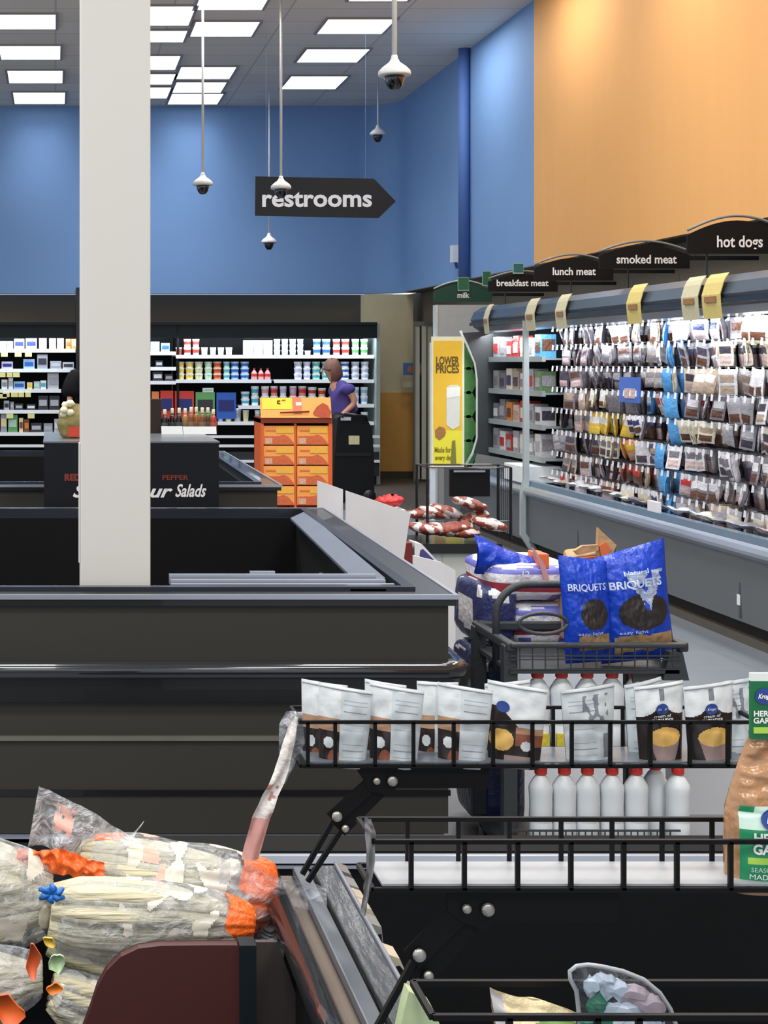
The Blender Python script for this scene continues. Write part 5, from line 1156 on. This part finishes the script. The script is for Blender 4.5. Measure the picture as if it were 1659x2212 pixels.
# upper (farther) basket
sU = 1340; uz0, uz1 = H-(1655-VY)/sU, H-(1560-VY)/sU; ux0, ux1 = (650-VX)/sU, (1640-VX)/sU
bU = basket('farther black wire basket holding a row of soup mix pouches', sU, 1285, ux0, ux1, uz0, uz1, (665, 724, 810, 893, 980, 1065, 1150, 1235, 1318, 1405, 1490, 1572), (900, 1000, 1195, 1345, 1500), liner=False)
yU = F/sU
MB().box(ux0+.01, ux1-.01, yU+.004, F/1285-.004, uz0+.003, uz0+.006).build('liner', M('liner_grey', (96, 104, 112), .3), bU)
# lower (nearer) basket
sL = 1750; lz0, lz1 = H-(1922-VY)/sL, H-(1818-VY)/sL; lx0, lx1 = (806-VX)/sL, (1700-VX)/sL; yL = F/sL
basket('nearer black wire basket, empty with a pale liner beside the crouton bag', sL, 1668, lx0, lx1, lz0, lz1, (888, 1003, 1118, 1233, 1347, 1462, 1578), (880, 990, 1100, 1212, 1322, 1430, 1538))
# nearest basket along the bottom edge
sN = 2395; nz1 = H-(2197-VY)/sN; yN = F/sN
basket('nearest black wire basket cut off by the bottom edge of the photo', sN, 2270, .34, .9, nz1-.07, nz1, (1100, 1290, 1380), (), liner=False)
def scissor(label, s_, pts, armx, y):
    """pts: joint pixels; bracket folded from the rim up to the basket"""
    q = lambda a, b: Vector(((a-VX)/s_, y, H-(b-VY)/s_))
    t_ = thing('scissor_bracket', label, 'bracket', q(*pts['foot']), 'scissor brackets carrying the wire baskets')
    def plate(a, b, w_, yy_, nm):
        a = Vector(a); b = Vector(b); d = (b-a).normalized(); nrm = Vector((-d.z, 0, d.x))*w_/2
        v = [a-nrm-d*w_*.4, b-nrm+d*w_*.4, b+nrm+d*w_*.4, a+nrm-d*w_*.4]
        MB().prism([(p.x, p.z) for p in v], (y+yy_, y+yy_+.004)).build(nm, m_wire, t_, bevel=.001)
    k = 850/s_*1.0
    plate(q(*pts['j1']), q(*pts['j3']), 30/s_*pts['k'], .004, 'link_plate')
    plate(q(*pts['j2']), q(*pts['j4']), 30/s_*pts['k'], .010, 'link_plate')
    MB().prism([(p.x, p.z) for p in [q(*a) for a in pts['arm']]], (y+.002, y+.006)).build('arm', m_wire, t_, bevel=.001)
    MB().bar(q(*pts['j3'])+Vector((0, .006, 0)), q(*pts['foot']), .0075).build('rod', m_wire, t_)
    MB().bar(q(*pts['j4'])+Vector((0, .012, 0)), q(*pts['foot2'])+Vector((0, .006, 0)), .0075).build('rod', m_wire, t_)
    arm_ = [o_ for o_ in t_.children if o_.name.startswith('arm')][0]; lk_ = [o_ for o_ in t_.children if o_.name.startswith('link_plate')]
    for nm, r_ in (('j1', .006), ('j2', .0085), ('j3', .0085), ('j4', .006)):
        r_ *= pts['b']
        MB().lathe([(r_, 0), (r_, .003), (r_*.8, .005), (r_*.3, .0055)], q(*pts[nm])+Vector((0, -.001, 0)), 14, axis='y').build('bolt', m_bolt, arm_ if nm in ('j1', 'j2') else lk_[0] if nm == 'j3' else lk_[1], smooth=True)
scissor('scissor bracket under the farther wire basket', sU, dict(j1=(816, 1690), j2=(850, 1690), j3=(730, 1767), j4=(748, 1793), foot=(655, 1893), foot2=(668, 1912), k=1.0, b=1.0,
        arm=[(772, 1662), (1060, 1662), (1060, 1706), (860, 1706), (840, 1722), (800, 1712), (790, 1690)]), None, yU+.01)
scissor('scissor bracket under the nearer wire basket', sL, dict(j1=(1012, 1968), j2=(1058, 1970), j3=(909, 2069), j4=(929, 2113), foot=(800, 2260), foot2=(838, 2290), k=1.6, b=1.0,
        arm=[(972, 1936), (1345, 1936), (1340, 1996), (1075, 2000), (1050, 2016), (1000, 1996), (975, 1975)]), None, yL+.01)
# plastic label strip hanging from the farther basket
def strip(name, label, cat, pts, w_, y, s_, mats, seed=0, paint=None):
    q = [Vector(((a-VX)/s_, y+dy, H-(b-VY)/s_)) for a, b, dy in pts]
    def f(u, v):
        i_ = v*(len(q)-1)*.9999; a_ = int(i_); fr = i_-a_; p = q[a_].lerp(q[a_+1], fr); ww = w_[a_]*(1-fr)+w_[a_+1]*fr
        return p+Vector(((u-.5)*ww/s_, .006*noise.noise(Vector((u*4+seed, v*9, seed)))+.004*math.sin(u*6+v*8), 0))
    mb = MB(); mb.grid(f, 6, 40, paint); mb.grid(lambda u, v: Vector(f(u, v))+Vector((0, .0012, 0)), 6, 40, paint)
    return mb.build(name, mats, smooth=True, origin=q[-1], label=label, cat=cat)
m_lw = M('label_white', (214, 208, 204), .25, var=.3, scale=30, bump=.5, bscale=30); m_lp = M('label_pink', (186, 134, 126), .35, var=.4, scale=40)
strip('torn_label_strip', 'torn white and pinkish plastic strip hanging from the left end of the farther basket', 'label', [(636, 1545, 0), (622, 1600, -.005), (604, 1660, -.01), (580, 1710, -.01), (560, 1760, -.01), (535, 1845, -.02)], (14, 26, 30, 34, 40, 36), yU-.01, sU, [m_lw, m_lp], 2, lambda u, v: 1 if v > .8 or (noise.noise(Vector((u*4, v*14, 0))) > .25 and v > .5) else 0)
strip('plastic_sleeve', 'crumpled clear plastic sleeve at the left end of the farther basket', 'label', [(640, 1543, 0), (632, 1570, -.01), (634, 1610, .0), (628, 1650, .01), (618, 1700, .0)], (34, 52, 56, 40, 8), yU+.02, sU, [film('sleeve_film', (200, 204, 210), .55)], 5)
strip('grey_label_strip', 'narrow grey label strip hanging at the left end of the nearer basket', 'label', [(794, 1768, 0), (802, 1800, 0), (800, 1860, .0), (792, 1920, 0), (786, 1978, 0)], (14, 22, 18, 12, 10), yL+.0, sL, [M('strip_grey2', (120, 120, 122), .35, var=.5, scale=40)], 9)

# ------------------------------------------------------------------ pouches
m_pw = M('pouch_white', (216, 220, 222), .3, var=.05, scale=10, bump=.2, bscale=20); m_pd = M('pouch_dark', (40, 30, 28), .3, var=.4, scale=30); m_pt = M('pouch_tan', (180, 140, 112), .4, var=.2, scale=40)
m_bk = M('pouch_back', (196, 204, 208), .35, var=.12, scale=50); m_bl = M('pouch_blueback', (176, 192, 206), .35); m_soup = M('soup_yellow', (222, 178, 96), .4, var=.2, scale=60); m_cup = M('cup_mauve', (150, 128, 124), .4, var=.1); m_ov = M('oval_blue', (40, 66, 140), .35); m_gt = M('grey_text', (120, 126, 134), .6, var=.3, scale=120); m_rs = M('print_rust', (140, 78, 52), .5, var=.4, scale=50)
PW, PH, PT = 100/1325, 180/1325, .026
def pouch(a_l, a_r, top, bot, kind, label, s_=1322, yaw=0, tilt=0, seed=0):
    w_ = (a_r-a_l)/s_; h_ = (bot-top)/s_; y_ = F/s_; c = Vector((((a_l+a_r)/2-VX)/s_, y_, H-(bot-VY)/s_))
    t_ = thing('soup_pouch', label, 'pouch', c, 'soup mix pouches in the farther wire basket')
    def surf(sg, off=0):
        def q(u, v):
            a = abs(2*u-1); bul = PT*.5*(1-v)**.6*max(0, 1-a**3)**.7+.0008
            x = (u-.5)*w_*(.84+.16*v); z = v*h_+.004*(2*u-1)*v*math.copysign(1, yaw+.001)*(1 if yaw else 0)
            y = sg*(bul+off)+.004*math.sin(u*math.pi)*v*(-1)+.0025*noise.noise(Vector((u*5+seed, v*6, sg+seed)))*(1-a**4)
            cy, sy = math.cos(yaw), math.sin(yaw); X = x*math.cos(tilt)-z*math.sin(tilt); Z = x*math.sin(tilt)+z*math.cos(tilt)
            return c+Vector((X*cy-y*sy, X*sy+y*cy, Z))
        return q
    if kind == 'front':
        def paint(u, v):
            if ((u-.55)/.36)**2+((v-.36)/.115)**2 < 1: return 4
            if .08 < v <= .36 and abs(u-.55) < .355-(.36-v)*.45: return 5
            if v < .5 and not (.5 > v > .44 and u < .05): return 1
            if v < .62+.1*math.exp(-((u-.5)/.22)**2): return 1
            if .47 < u < .56 and v > .8 and v < .95: return 6
            return 0
    elif kind == 'side':
        def paint(u, v):
            if u > .42: return 2 if v < .93 else 0
            if ((u-.32)/.13)**2+((v-.12)/.1)**2 < 1: return 7
            if ((u-.2)/.1)**2+((v-.3)/.07)**2 < 1: return 0
            if v < .44: return 1
            if v < .6: return 3
            return 0
    elif kind == 'angled':
        def paint(u, v):
            if ((u-.24)/.23)**2+((v-.33)/.13)**2 < 1: return 4
            if ((u-.7)/.1)**2+((v-.28)/.06)**2 < 1: return 0
            if v < .16 and .3 < u < .8: return 5
            if v < .42: return 7 if u > .5 and v > .28 else 1
            if v < .5 and u > .5: return 3
            if v < .72-.7*max(0, u-.22) and u < .65: return 1
            return 0
    else:
        def paint(u, v):
            if .1 < v < .4 and .74 < u < .92: return 6
            if .55 < v < .9 and .35 < u < .85: return 6 if noise.noise(Vector((u*9, v*9, 1))) > .1 else 2
            return 2
    mats = [m_pw, m_pd, m_bk, m_pt, m_soup, m_cup, m_gt, m_rs]
    mb = MB(); mb.grid(surf(-1), 60, 90, paint); mb.grid(surf(1), 12, 18, lambda u, v: 2)
    mb.build('pouch_film', mats, t_, smooth=True)
    # zip seal ridge at the top
    MB().tube([surf(-1, .001)(u, .965) for u in (0.01, .25, .5, .75, .99)], .0012, 6).build('seal', M('seal_grey', (150, 154, 158), .35), t_)
    if kind == 'front':
        fm = lambda u0, v0: (lambda a, b: surf(-1, .0015)(u0+a/w_, v0+b/h_))
        q = fm(.5, .7); mb = MB(); mb.add([q(.011*math.cos(k*math.pi/10), .009*math.sin(k*math.pi/10)) for k in range(20)], [tuple(range(20))]); ol_ = mb.build('oval_logo', m_ov, t_)
        text('logo_lettering', 'Kroger', lambda a, b: surf(-1, .0022)(.5+a/w_, .7+b/h_), m_ink, ol_, .006, width=.016, shear=.3)
        text('lettering', 'cream of', fm(.5, .615), m_ink, t_, .007, width=.03)
        text('lettering', 'CHOWDER', fm(.5, .555), m_ink, t_, .01, width=.04, bold=.0002)
    elif kind in ('side', 'back'):
        mb = MB(); sfp = surf(-1, .0006)
        u0, u1 = (.48, .92) if kind == 'side' else (.1, .6)
        for v_, th_ in ((.84, .004), (.79, .004), (.7, .008), (.6, .003), (.55, .003), (.48, .003), (.3, .003), (.22, .008), (.14, .003)):
            n_ = 6
            for k in range(n_):
                ua, ub = u0+(u1-u0)*k/n_, u0+(u1-u0)*(k+1)/n_
                mb.add([sfp(ua, v_), sfp(ub, v_), sfp(ub, v_+th_), sfp(ua, v_+th_)], [(0, 1, 2, 3)])
        mb.build('fine_print', m_gt, t_)
    elif kind == 'angled':
        q = lambda a, b: surf(-1, .001)(.26+a/w_, .72+b/h_); mb = MB(); mb.add([q(.011*math.cos(k*math.pi/10), .009*math.sin(k*math.pi/10)) for k in range(20)], [tuple(range(20))]); mb.build('oval_logo', m_ov, t_)
    return t_
pl = [(646, 745, 1473, 1652, 'side', 'soup pouch half hidden at the left end, rear of the leftmost pair', 1300, .1), (783, 872, 1473, 1650, 'side', 'soup pouch rear of the second pair, showing dark left edge', 1296, .1), (895, 985, 1472, 1650, 'side', 'soup pouch rear of the third pair, showing a dark lower half', 1298, .0), (1040, 1142, 1472, 1650, 'side', 'soup pouch mostly hidden behind the turned pouch left of the bottles', 1296, -.1),
      (680, 797, 1483, 1655, 'side', 'soup pouch front of the leftmost pair, grey printed back panel', 1326, .16), (790, 907, 1482, 1656, 'side', 'soup pouch front of the second pair, grey printed back panel', 1326, .16), (938, 1055, 1482, 1656, 'side', 'soup pouch front of the third pair, grey printed back panel', 1326, .16), (1046, 1172, 1478, 1656, 'angled', 'turned soup pouch with a yellow soup picture left of the bottles', 1326, .22),
      (1212, 1335, 1483, 1650, 'back', 'soup pouch showing only its grey back, between the bottle groups', 1326, -.12), (1345, 1440, 1470, 1650, 'back', 'soup pouch tucked behind the left chowder pouch, pale side showing', 1298, -.3),
      (1372, 1482, 1476, 1652, 'front', 'brown and white chowder pouch facing front, left of the two', 1326, -.12), (1478, 1590, 1476, 1652, 'front', 'brown and white chowder pouch facing front, right of the two', 1326, -.12), (1540, 1640, 1468, 1648, 'back', 'soup pouch behind the crouton bag header, orange and white top', 1298, -.1)]
for k, (a, b, tp, bt_, kd, lb, s_, yw) in enumerate(pl):
    pouch(a, b, tp, bt_, kd, lb, s_, yaw=yw*-1 if kd != 'front' else yw*-.6, seed=k*2.7, tilt=(-.05 if k in (4, 5, 6, 7) else -.03 if k < 4 else .03))

# ------------------------------------------------------------------ crouton bag
sC = 1712; yC_ = F/sC; AC = lambda a, b: XZ(a, b, sC); c = AC(1690, 1918)
t = thing('crouton_bag', 'brown crouton bag with green herb and garlic label at the right edge', 'bag', (c[0], yC_, c[1]))
WB, HB = 250/sC, (1918-1585)/sC
m_br = M('crouton_brown', (168, 124, 86), .22, var=.3, scale=45, bump=.7, bscale=16, coat=.5); m_gr = M('label_green', (34, 138, 92), .4, var=.1); m_lg = M('label_light', (200, 226, 212), .4); m_lime = M('label_lime', (170, 210, 80), .4); m_dg = M('header_green', (18, 106, 60), .4, var=.05)
def cb(sg, off=0):
    def q(u, v):
        a = abs(2*u-1); wdt = WB*(1 if v < .5 else 1-.42*((v-.5)/.5)**1.3)
        bul = .03*max(0, 1-a**4)**.5*(1-.85*max(0, v-.4)/.6)
        x = (u-.5)*wdt+.0; wr = (.005*noise.noise(Vector((u*5, v*10, 4)))+.004*noise.noise(Vector((u*3, v*24, 7)))*(v > .5))*(1-a**6)
        if v < .5: wr *= .25
        return c_+Vector((x, sg*(bul+off)+wr, v*HB))
    return q
c_ = Vector((c[0], yC_, c[1]))
def cp_(u, v):
    if .04 < v < .56 and .07 < u < .93: 
        if v > .47: return 2 if u > .18 or v < .52 else 1
        if .2 < v < .235 and u > .12: return 3
        if .42 < v <= .47: return 2 if u < .6 else 1
        return 1
    return 0
MB().grid(cb(-1), 72, 96, cp_).grid(cb(1), 36, 48, lambda u, v: 0).build('bag_film', [m_br, m_gr, m_lg, m_lime], t, smooth=True)
tw = lambda u0, v0: (lambda a, b: cb(-1, .003)(u0+a/WB, v0+b/HB))
text('lettering', 'HERB &', tw(.33, .365), m_ink, t, .017, width=.05, bold=.0006)
text('lettering', 'GARLIC', tw(.335, .295), m_ink, t, .017, width=.052, bold=.0006)
text('lettering', 'SEASONED CROUTONS', tw(.45, .165), m_lg, t, .008, width=.09)
text('lettering', 'MADE WITH', tw(.32, .12), m_ink, t, .009, width=.055)
text('lettering', 'NET WT 5 OZ', tw(.45, .075), m_lg, t, .007, width=.05)
q = tw(.37, .485); MB().add([q(.021*math.cos(k*math.pi/12), .015*math.sin(k*math.pi/12)) for k in range(24)], [tuple(range(24))]).build('oval_logo', m_ov, t)
text('logo_lettering', 'Kroger', lambda a, b: cb(-1, .0045)(.37+a/WB, .485+b/HB), m_ink, t, .012, width=.032, shear=.3, bold=.0004)
hx0, hz0 = AC(1613, 1592); hx1, hz1 = AC(1762, 1450)
MB().box(hx0, hx1, yC_-.012, yC_-.006, hz0, hz1-.01, 0).box(hx0, hx1, yC_-.012, yC_-.006, hz1-.01, hz1, 1).box(hx0+.003, hx1, yC_-.0135, yC_-.012, AC(0, 1579)[1], AC(0, 1566)[1], 2).build('header_card', [m_dg, M('header_top', (226, 232, 230), .4), m_lime], t)
hf_ = lambda px_, py_: (lambda u, v: (AC(px_, 0)[0]+u, yC_-.0135, AC(0, py_)[1]+v))
text('lettering', 'HERB &', hf_(1646, 1537), m_ink, t, .0098, width=.034, bold=.0003)
text('lettering', 'GARLIC', hf_(1647, 1552), m_ink, t, .0098, width=.035, bold=.0003)
q = hf_(1642, 1499); MB().add([q(.0125*math.cos(k*math.pi/12), .0105*math.sin(k*math.pi/12)) for k in range(24)], [tuple(range(24))]).build('oval_logo', m_ov, t)
text('logo_lettering', 'Kroger', lambda u, v: (AC(1642, 0)[0]+u, yC_-.015, AC(0, 1499)[1]+v), m_ink, t, .008, width=.02, shear=.3, bold=.0003)

# ------------------------------------------------------------------ bags in the nearest basket
sK = 2330; yK = F/sK; AK = lambda a, b: XZ(a, b, sK)
t = thing('clear_bag', 'clear plastic hooked bag with white and green pieces in the nearest basket', 'bag', (AK(1340, 0)[0], yK, AK(0, 2250)[1]))
outl = [(1252, 2260), (1250, 2180), (1245, 2140), (1232, 2115), (1231, 2098), (1245, 2087), (1270, 2084), (1300, 2088), (1345, 2098), (1390, 2116), (1425, 2145), (1448, 2180), (1462, 2220), (1465, 2260)]
pts = [AK(*q) for q in outl]
cxx = sum(p[0] for p in pts)/len(pts); czz = sum(p[1] for p in pts)/len(pts)
def clf(sg):
    def q(u, v):
        i_ = u*(len(pts)-1)*.9999; a_ = int(i_); fr = i_-a_; x = pts[a_][0]*(1-fr)+pts[a_+1][0]*fr; z = pts[a_][1]*(1-fr)+pts[a_+1][1]*fr
        x = cxx+(x-cxx)*v; z = czz+(z-czz)*v
        return (x, yK+sg*.02*(1-v**3)+.003*noise.noise(Vector((u*9, v*4, sg))), z)
    return q
MB().grid(clf(-1), 40, 8).grid(clf(1), 40, 8).build('film', film('bag_film_clear', (225, 230, 235), .95, bscale=50), t, smooth=True)
MB().tube([(p[0], yK, p[1]) for p in pts], .0022, 6).build('edge', M('film_edge', (150, 154, 160), .3), t, smooth=True)
for k, (a, b, rx, rz, nm) in enumerate(((1280, 2130, 14, 20, 'pale'), (1305, 2120, 20, 14, 'pale'), (1330, 2140, 24, 18, 'pale'), (1365, 2150, 30, 18, 'pinkish'), (1400, 2175, 28, 22, 'pinkish'), (1290, 2175, 18, 22, 'green'), (1340, 2190, 40, 22, 'pale'), (1300, 2210, 40, 20, 'green'), (1380, 2215, 40, 20, 'pale'))):
    x_, z_ = AK(a, b)
    MB().grid(lump(rx*2.8/sK, .012, rz*2.2/sK, k), 7, 5).build('vegetable_piece', M('piece_'+nm, {'pale': (206, 214, 226), 'pinkish': (188, 164, 172), 'green': (30, 120, 90)}[nm], .4, var=.3, scale=60), t, smooth=False)
    o = C.objects[-1]; 
    o.location = (x_, yK, z_-rz/sK)
t = thing('salad_bag', 'tan and green pillow bag with a torn pointed corner in the nearest basket', 'bag', (AK(1150, 0)[0], yK, AK(0, 2260)[1]))
def sb_(u, v):
    lft, rgt = AK(1064+18*v, 0)[0], AK(1290, 0)[0]; x = lft+u*(rgt-lft); topy = 2142+u*62+4*math.sin(u*9); z = AK(0, topy)[1]*(1-v)+AK(0, 2270)[1]*v
    return x, z
def sbf(sg):
    return lambda u, v: (sb_(u, v)[0], yK+.01+sg*.02*math.sin(math.pi*min(1, u+.02))**.5*math.sin(math.pi*.5*v)+.004*noise.noise(Vector((u*6, v*7, sg))), sb_(u, v)[1])
MB().grid(sbf(-1), 26, 20, lambda u, v: 2 if u < .12 and v < .9 else 1 if v > .62-.5*u+.1*math.sin(u*8) else 0).grid(sbf(1), 26, 20).build('film', [M('bag_tan_light', (206, 190, 150), .35, var=.2, scale=30, bump=.3), M('bag_green', (112, 150, 84), .35, var=.2, scale=20), M('bag_clear_corner', (176, 172, 174), .25, var=.3, scale=30)], t, smooth=True)
t = thing('leaf_bag', 'pale green pointed bag corner peeking up beside the scissor bracket', 'bag', (AK(925, 0)[0], yK+.05, AK(0, 2290)[1]))
MB().prism([AK(*q) for q in ((905, 2180), (925, 2190), (955, 2212), (990, 2290), (880, 2290), (895, 2220))], (yK+.04, yK+.06)).build('film', M('leaf_bag_green', (176, 192, 150), .4, var=.3, scale=40), t)

# ------------------------------------------------------------------ bags of pale stalks on the near island
m_st = M('stalk_cream', (196, 188, 158), .45, var=.3, scale=12, stretch=(1, 9, 14), bump=.5, bscale=8); m_so = M('print_orange', (240, 106, 40), .3, var=.2, scale=20, bump=.4); m_pk = M('print_pink', (232, 176, 160), .3, var=.2, scale=30); m_wt = M('stalk_white', (208, 203, 190), .28, var=.06, bump=.4, bscale=16)
m_clear = film('clear_film', (240, 243, 248), .78, bscale=30)
def stalkbag(name_lb, p0, p1, s_a, r0, r1, n_st, seed, printf, hz=None, bulge=1.0):
    """bag of long stalks running from pixel p0 to p1; r0/r1: half thickness in px at the ends"""
    a = P(*p0, s_a); b = P(*p1, s_a); t_ = thing('stalk_bag', name_lb, 'bag', ((a.x+b.x)/2, a.y, min(a.z, b.z)-r1/s_a), 'plastic bags of pale stalks on the near island')
    d = (b-a); nrm = Vector((-d.z, 0, d.x)).normalized()
    rr = Random_(seed)
    for k in range(n_st):
        ph = 2*math.pi*k/n_st+rr.uniform(-.2, .2); rad = .62+.2*rr.random() if k % 4 else .3
        path = []; rad2 = []
        for i in range(9):
            f_ = i/8; R_ = (r0*(1-f_)+r1*f_)/s_a*(.55+.45*math.sin(math.pi*min(1, f_*1.1+.08))**.7)*bulge
            c0 = a.lerp(b, f_)+nrm*.012*math.sin(f_*3+seed)
            path.append(c0+nrm*math.sin(ph)*R_*rad+Vector((0, math.cos(ph)*R_*rad*.8, 0))); rad2.append(max(.003, R_*.3*(1 if i not in (0, 8) else .6)))
        MB().tube(path, rad2, 8).build('stalk', m_st, t_, smooth=True)
    def ff(u, v):
        an = 2*math.pi*u; f_ = v; R_ = (r0*(1-f_)+r1*f_)/s_a*(.5+.55*math.sin(math.pi*min(1, f_*.98+.02))**.45)*bulge*1.02
        if v < .06: R_ *= .5+v*8
        wr = 1+.07*noise.noise(Vector((math.cos(an)*1.5+seed, math.sin(an)*1.5, v*4)))+.07*noise.noise(Vector((math.cos(an)*5, math.sin(an)*5+seed, v*3)))
        return a.lerp(b, f_)+nrm*(.012*math.sin(f_*3+seed)+math.sin(an)*R_*wr)+Vector((0, math.cos(an)*R_*wr*.85, 0))
    MB().grid(ff, 150, 110, printf).build('film', [m_clear, m_so, m_wt, m_pk], t_, smooth=True)
    return t_, ff
def Random_(q): return random.Random(q)
def pf_top(u, v):
    n_ = noise.noise(Vector((u*8, v*9, 3)))
    if v > .82+.1*n_: return 1
    if .3 < v < .42 and .1 < u < .6 and n_ > -.1: return 3
    if v > .42 and .05 < u < .9 and n_ > .12: return 2
    if v < .25 and .05 < u < .3: return 1 if v < .2 else 0
    return 2 if (u < .55 and n_ > .05 and v > .2) else 0
def pf_low(u, v):
    n_ = noise.noise(Vector((u*8, v*9, 8)))
    if v > .86+.06*n_: return 1
    return 2 if n_ > .2 and v > .3 else 0
tb, _ = stalkbag('upper clear bag of pale stalks with orange print, crossing the island rim', (170, 1868), (592, 1935), 1330, 84, 104, 26, 3, pf_top)
stalkbag('bag of cream stalks directly beneath the upper orange-printed bag', (112, 1955), (545, 2015), 1400, 92, 62, 24, 11, pf_low)
stalkbag('bag of cream stalks resting behind the maroon divider, below the other two', (104, 2035), (430, 2085), 1380, 70, 55, 20, 21, lambda u, v: 0 if noise.noise(Vector((u*8, v*9, 5))) < .1 else 2)
stalkbag('bag of cream stalks at the left edge with a yellow print', (-160, 1945), (112, 1955), 1370, 130, 105, 22, 31, lambda u, v: 3 if v < .2 else 2 if noise.noise(Vector((u*8, v*9, 15))) > .2 else 0)
stalkbag('lowest bag of cream stalks at the left edge', (-160, 2110), (92, 2110), 1420, 80, 70, 16, 41, lambda u, v: 0)
stalkbag('bag of greenish white stalks ending at the divider curve', (110, 2140), (330, 2190), 1420, 62, 60, 16, 47, lambda u, v: 2 if noise.noise(Vector((u*8, v*9, 25))) > .2 else 0)
# open neck of the top bag, its orange band, blue clip, film flap over the rim
sT = 1340; yT = F/sT; AT = lambda a, b: Vector(((a-VX)/sT, yT, H-(b-VY)/sT))
neck_o = [(78, 1830), (76, 1770), (84, 1698), (110, 1710), (150, 1730), (190, 1748), (230, 1775), (285, 1800), (312, 1772), (300, 1812), (270, 1845)]
def neck(u, v):
    i_ = u*7*.9999; a_ = int(i_); fr = i_-a_
    top = [(84, 1698), (110, 1708), (140, 1724), (170, 1738), (205, 1756), (245, 1785), (280, 1806), (312, 1772)]
    tx = top[a_][0]*(1-fr)+top[min(7, a_+1)][0]*fr; ty = top[a_][1]*(1-fr)+top[min(7, a_+1)][1]*fr
    bx_ = 60+u*190; by = 1830+u*30
    p = AT(tx*(1-v)+bx_*v, ty*(1-v)+by*v)
    return p+Vector((0, .02*math.sin(u*11)*v+.008*noise.noise(Vector((u*7, v*5, 1))), 0))
MB().grid(neck, 40, 16, lambda u, v: 1 if .22 < u < .42 and .1 < v < .6 and noise.noise(Vector((u*12, v*6, 0))) > -.1 else 0).build('open_neck', [film('neck_film', (240, 242, 246), .5, bscale=40), m_pk], tb, smooth=True)
def band(u, v):
    p = AT(38+u*185, 1806+u*30-8*math.sin(u*3)+v*46+4*math.sin(u*9+v*3)+3*math.sin(u*31)*v); return p+Vector((0, -.06-.004*math.sin(math.pi*v)-.012*noise.noise(Vector((u*14, v*3, 2))), 0))
MB().grid(band, 60, 16).build('orange_band', m_so, tb, smooth=True)
def flap(u, v):
    p = AT(470+u*225+v*(-10), 1830+v*190+u*70-40*v*u); return p+Vector((0, -.05+.012*math.sin(u*9+v*4)+.01*noise.noise(Vector((u*6, v*8, 2))), 0))
MB().grid(flap, 36, 30).build('loose_film', m_clear, tb, smooth=True)
def omark(u, v):
    p = AT(490+v*100, 1860+u*70+v*80-20*u*v); return p+Vector((0, -.062-.01*math.sin(u*3.1)-.004*noise.noise(Vector((u*6, v*8, 5))), 0))
def pinkmark(u, v):
    p = AT(262+u*110, 1850+v*42+u*22); return p+Vector((0, -.082, 0))
sX = 1400; 
t = thing('twist_clip', 'bright blue twist clip where the stalk bags meet', 'clip', P(112, 1915, 1400)+Vector((0, -.07, 0)))
c_ = P(112, 1893, 1400)+Vector((0, -.075, 0)); mb = MB()
for k in range(6):
    an = k*math.pi/3+.3; mb.tube([c_, c_+Vector((.012*math.cos(an), -.004, .009*math.sin(an))), c_+Vector((.021*math.cos(an+.3), 0, .014*math.sin(an+.3)))], [.005, .006, .003], 6)
mb.build('clip_body', M('clip_blue', (28, 104, 186), .35, bump=.3), t, smooth=True)
# loose bits between the bags
g = 'loose produce scraps between the stalk bags'
for k, (a, b, w_, h_, c0, lb) in enumerate(((72, 2078, 15, 34, (206, 88, 44), 'larger orange scrap upright between the stalk bags'), (122, 2082, 14, 24, (168, 196, 150), 'pale green scrap between the stalk bags'), (118, 2138, 14, 12, (226, 120, 34), 'small round orange scrap at the foot of the stalk bags'), (18, 2185, 32, 30, (232, 100, 44), 'wide orange film corner at the bottom left edge'), (106, 2036, 14, 12, (206, 170, 60), 'yellow scrap at the end of the middle stalk bag'))):
    x_, z_ = XZ(a, b, 1490); mb = MB().prism([(w_/1490*(1+.35*math.sin(q*7.3+k))*math.cos(q*math.pi/6), h_/1490+h_/1490*(1+.3*math.sin(q*5.1+k*2))*math.sin(q*math.pi/6)) for q in range(12)], (0, .006))
    o = mb.build('produce_scrap', M('scrap_%d' % k, c0, .4, var=.3, scale=40), smooth=True, label=lb, cat='scrap', group=g); o.location = (x_, F/1490, z_-h_/1490)
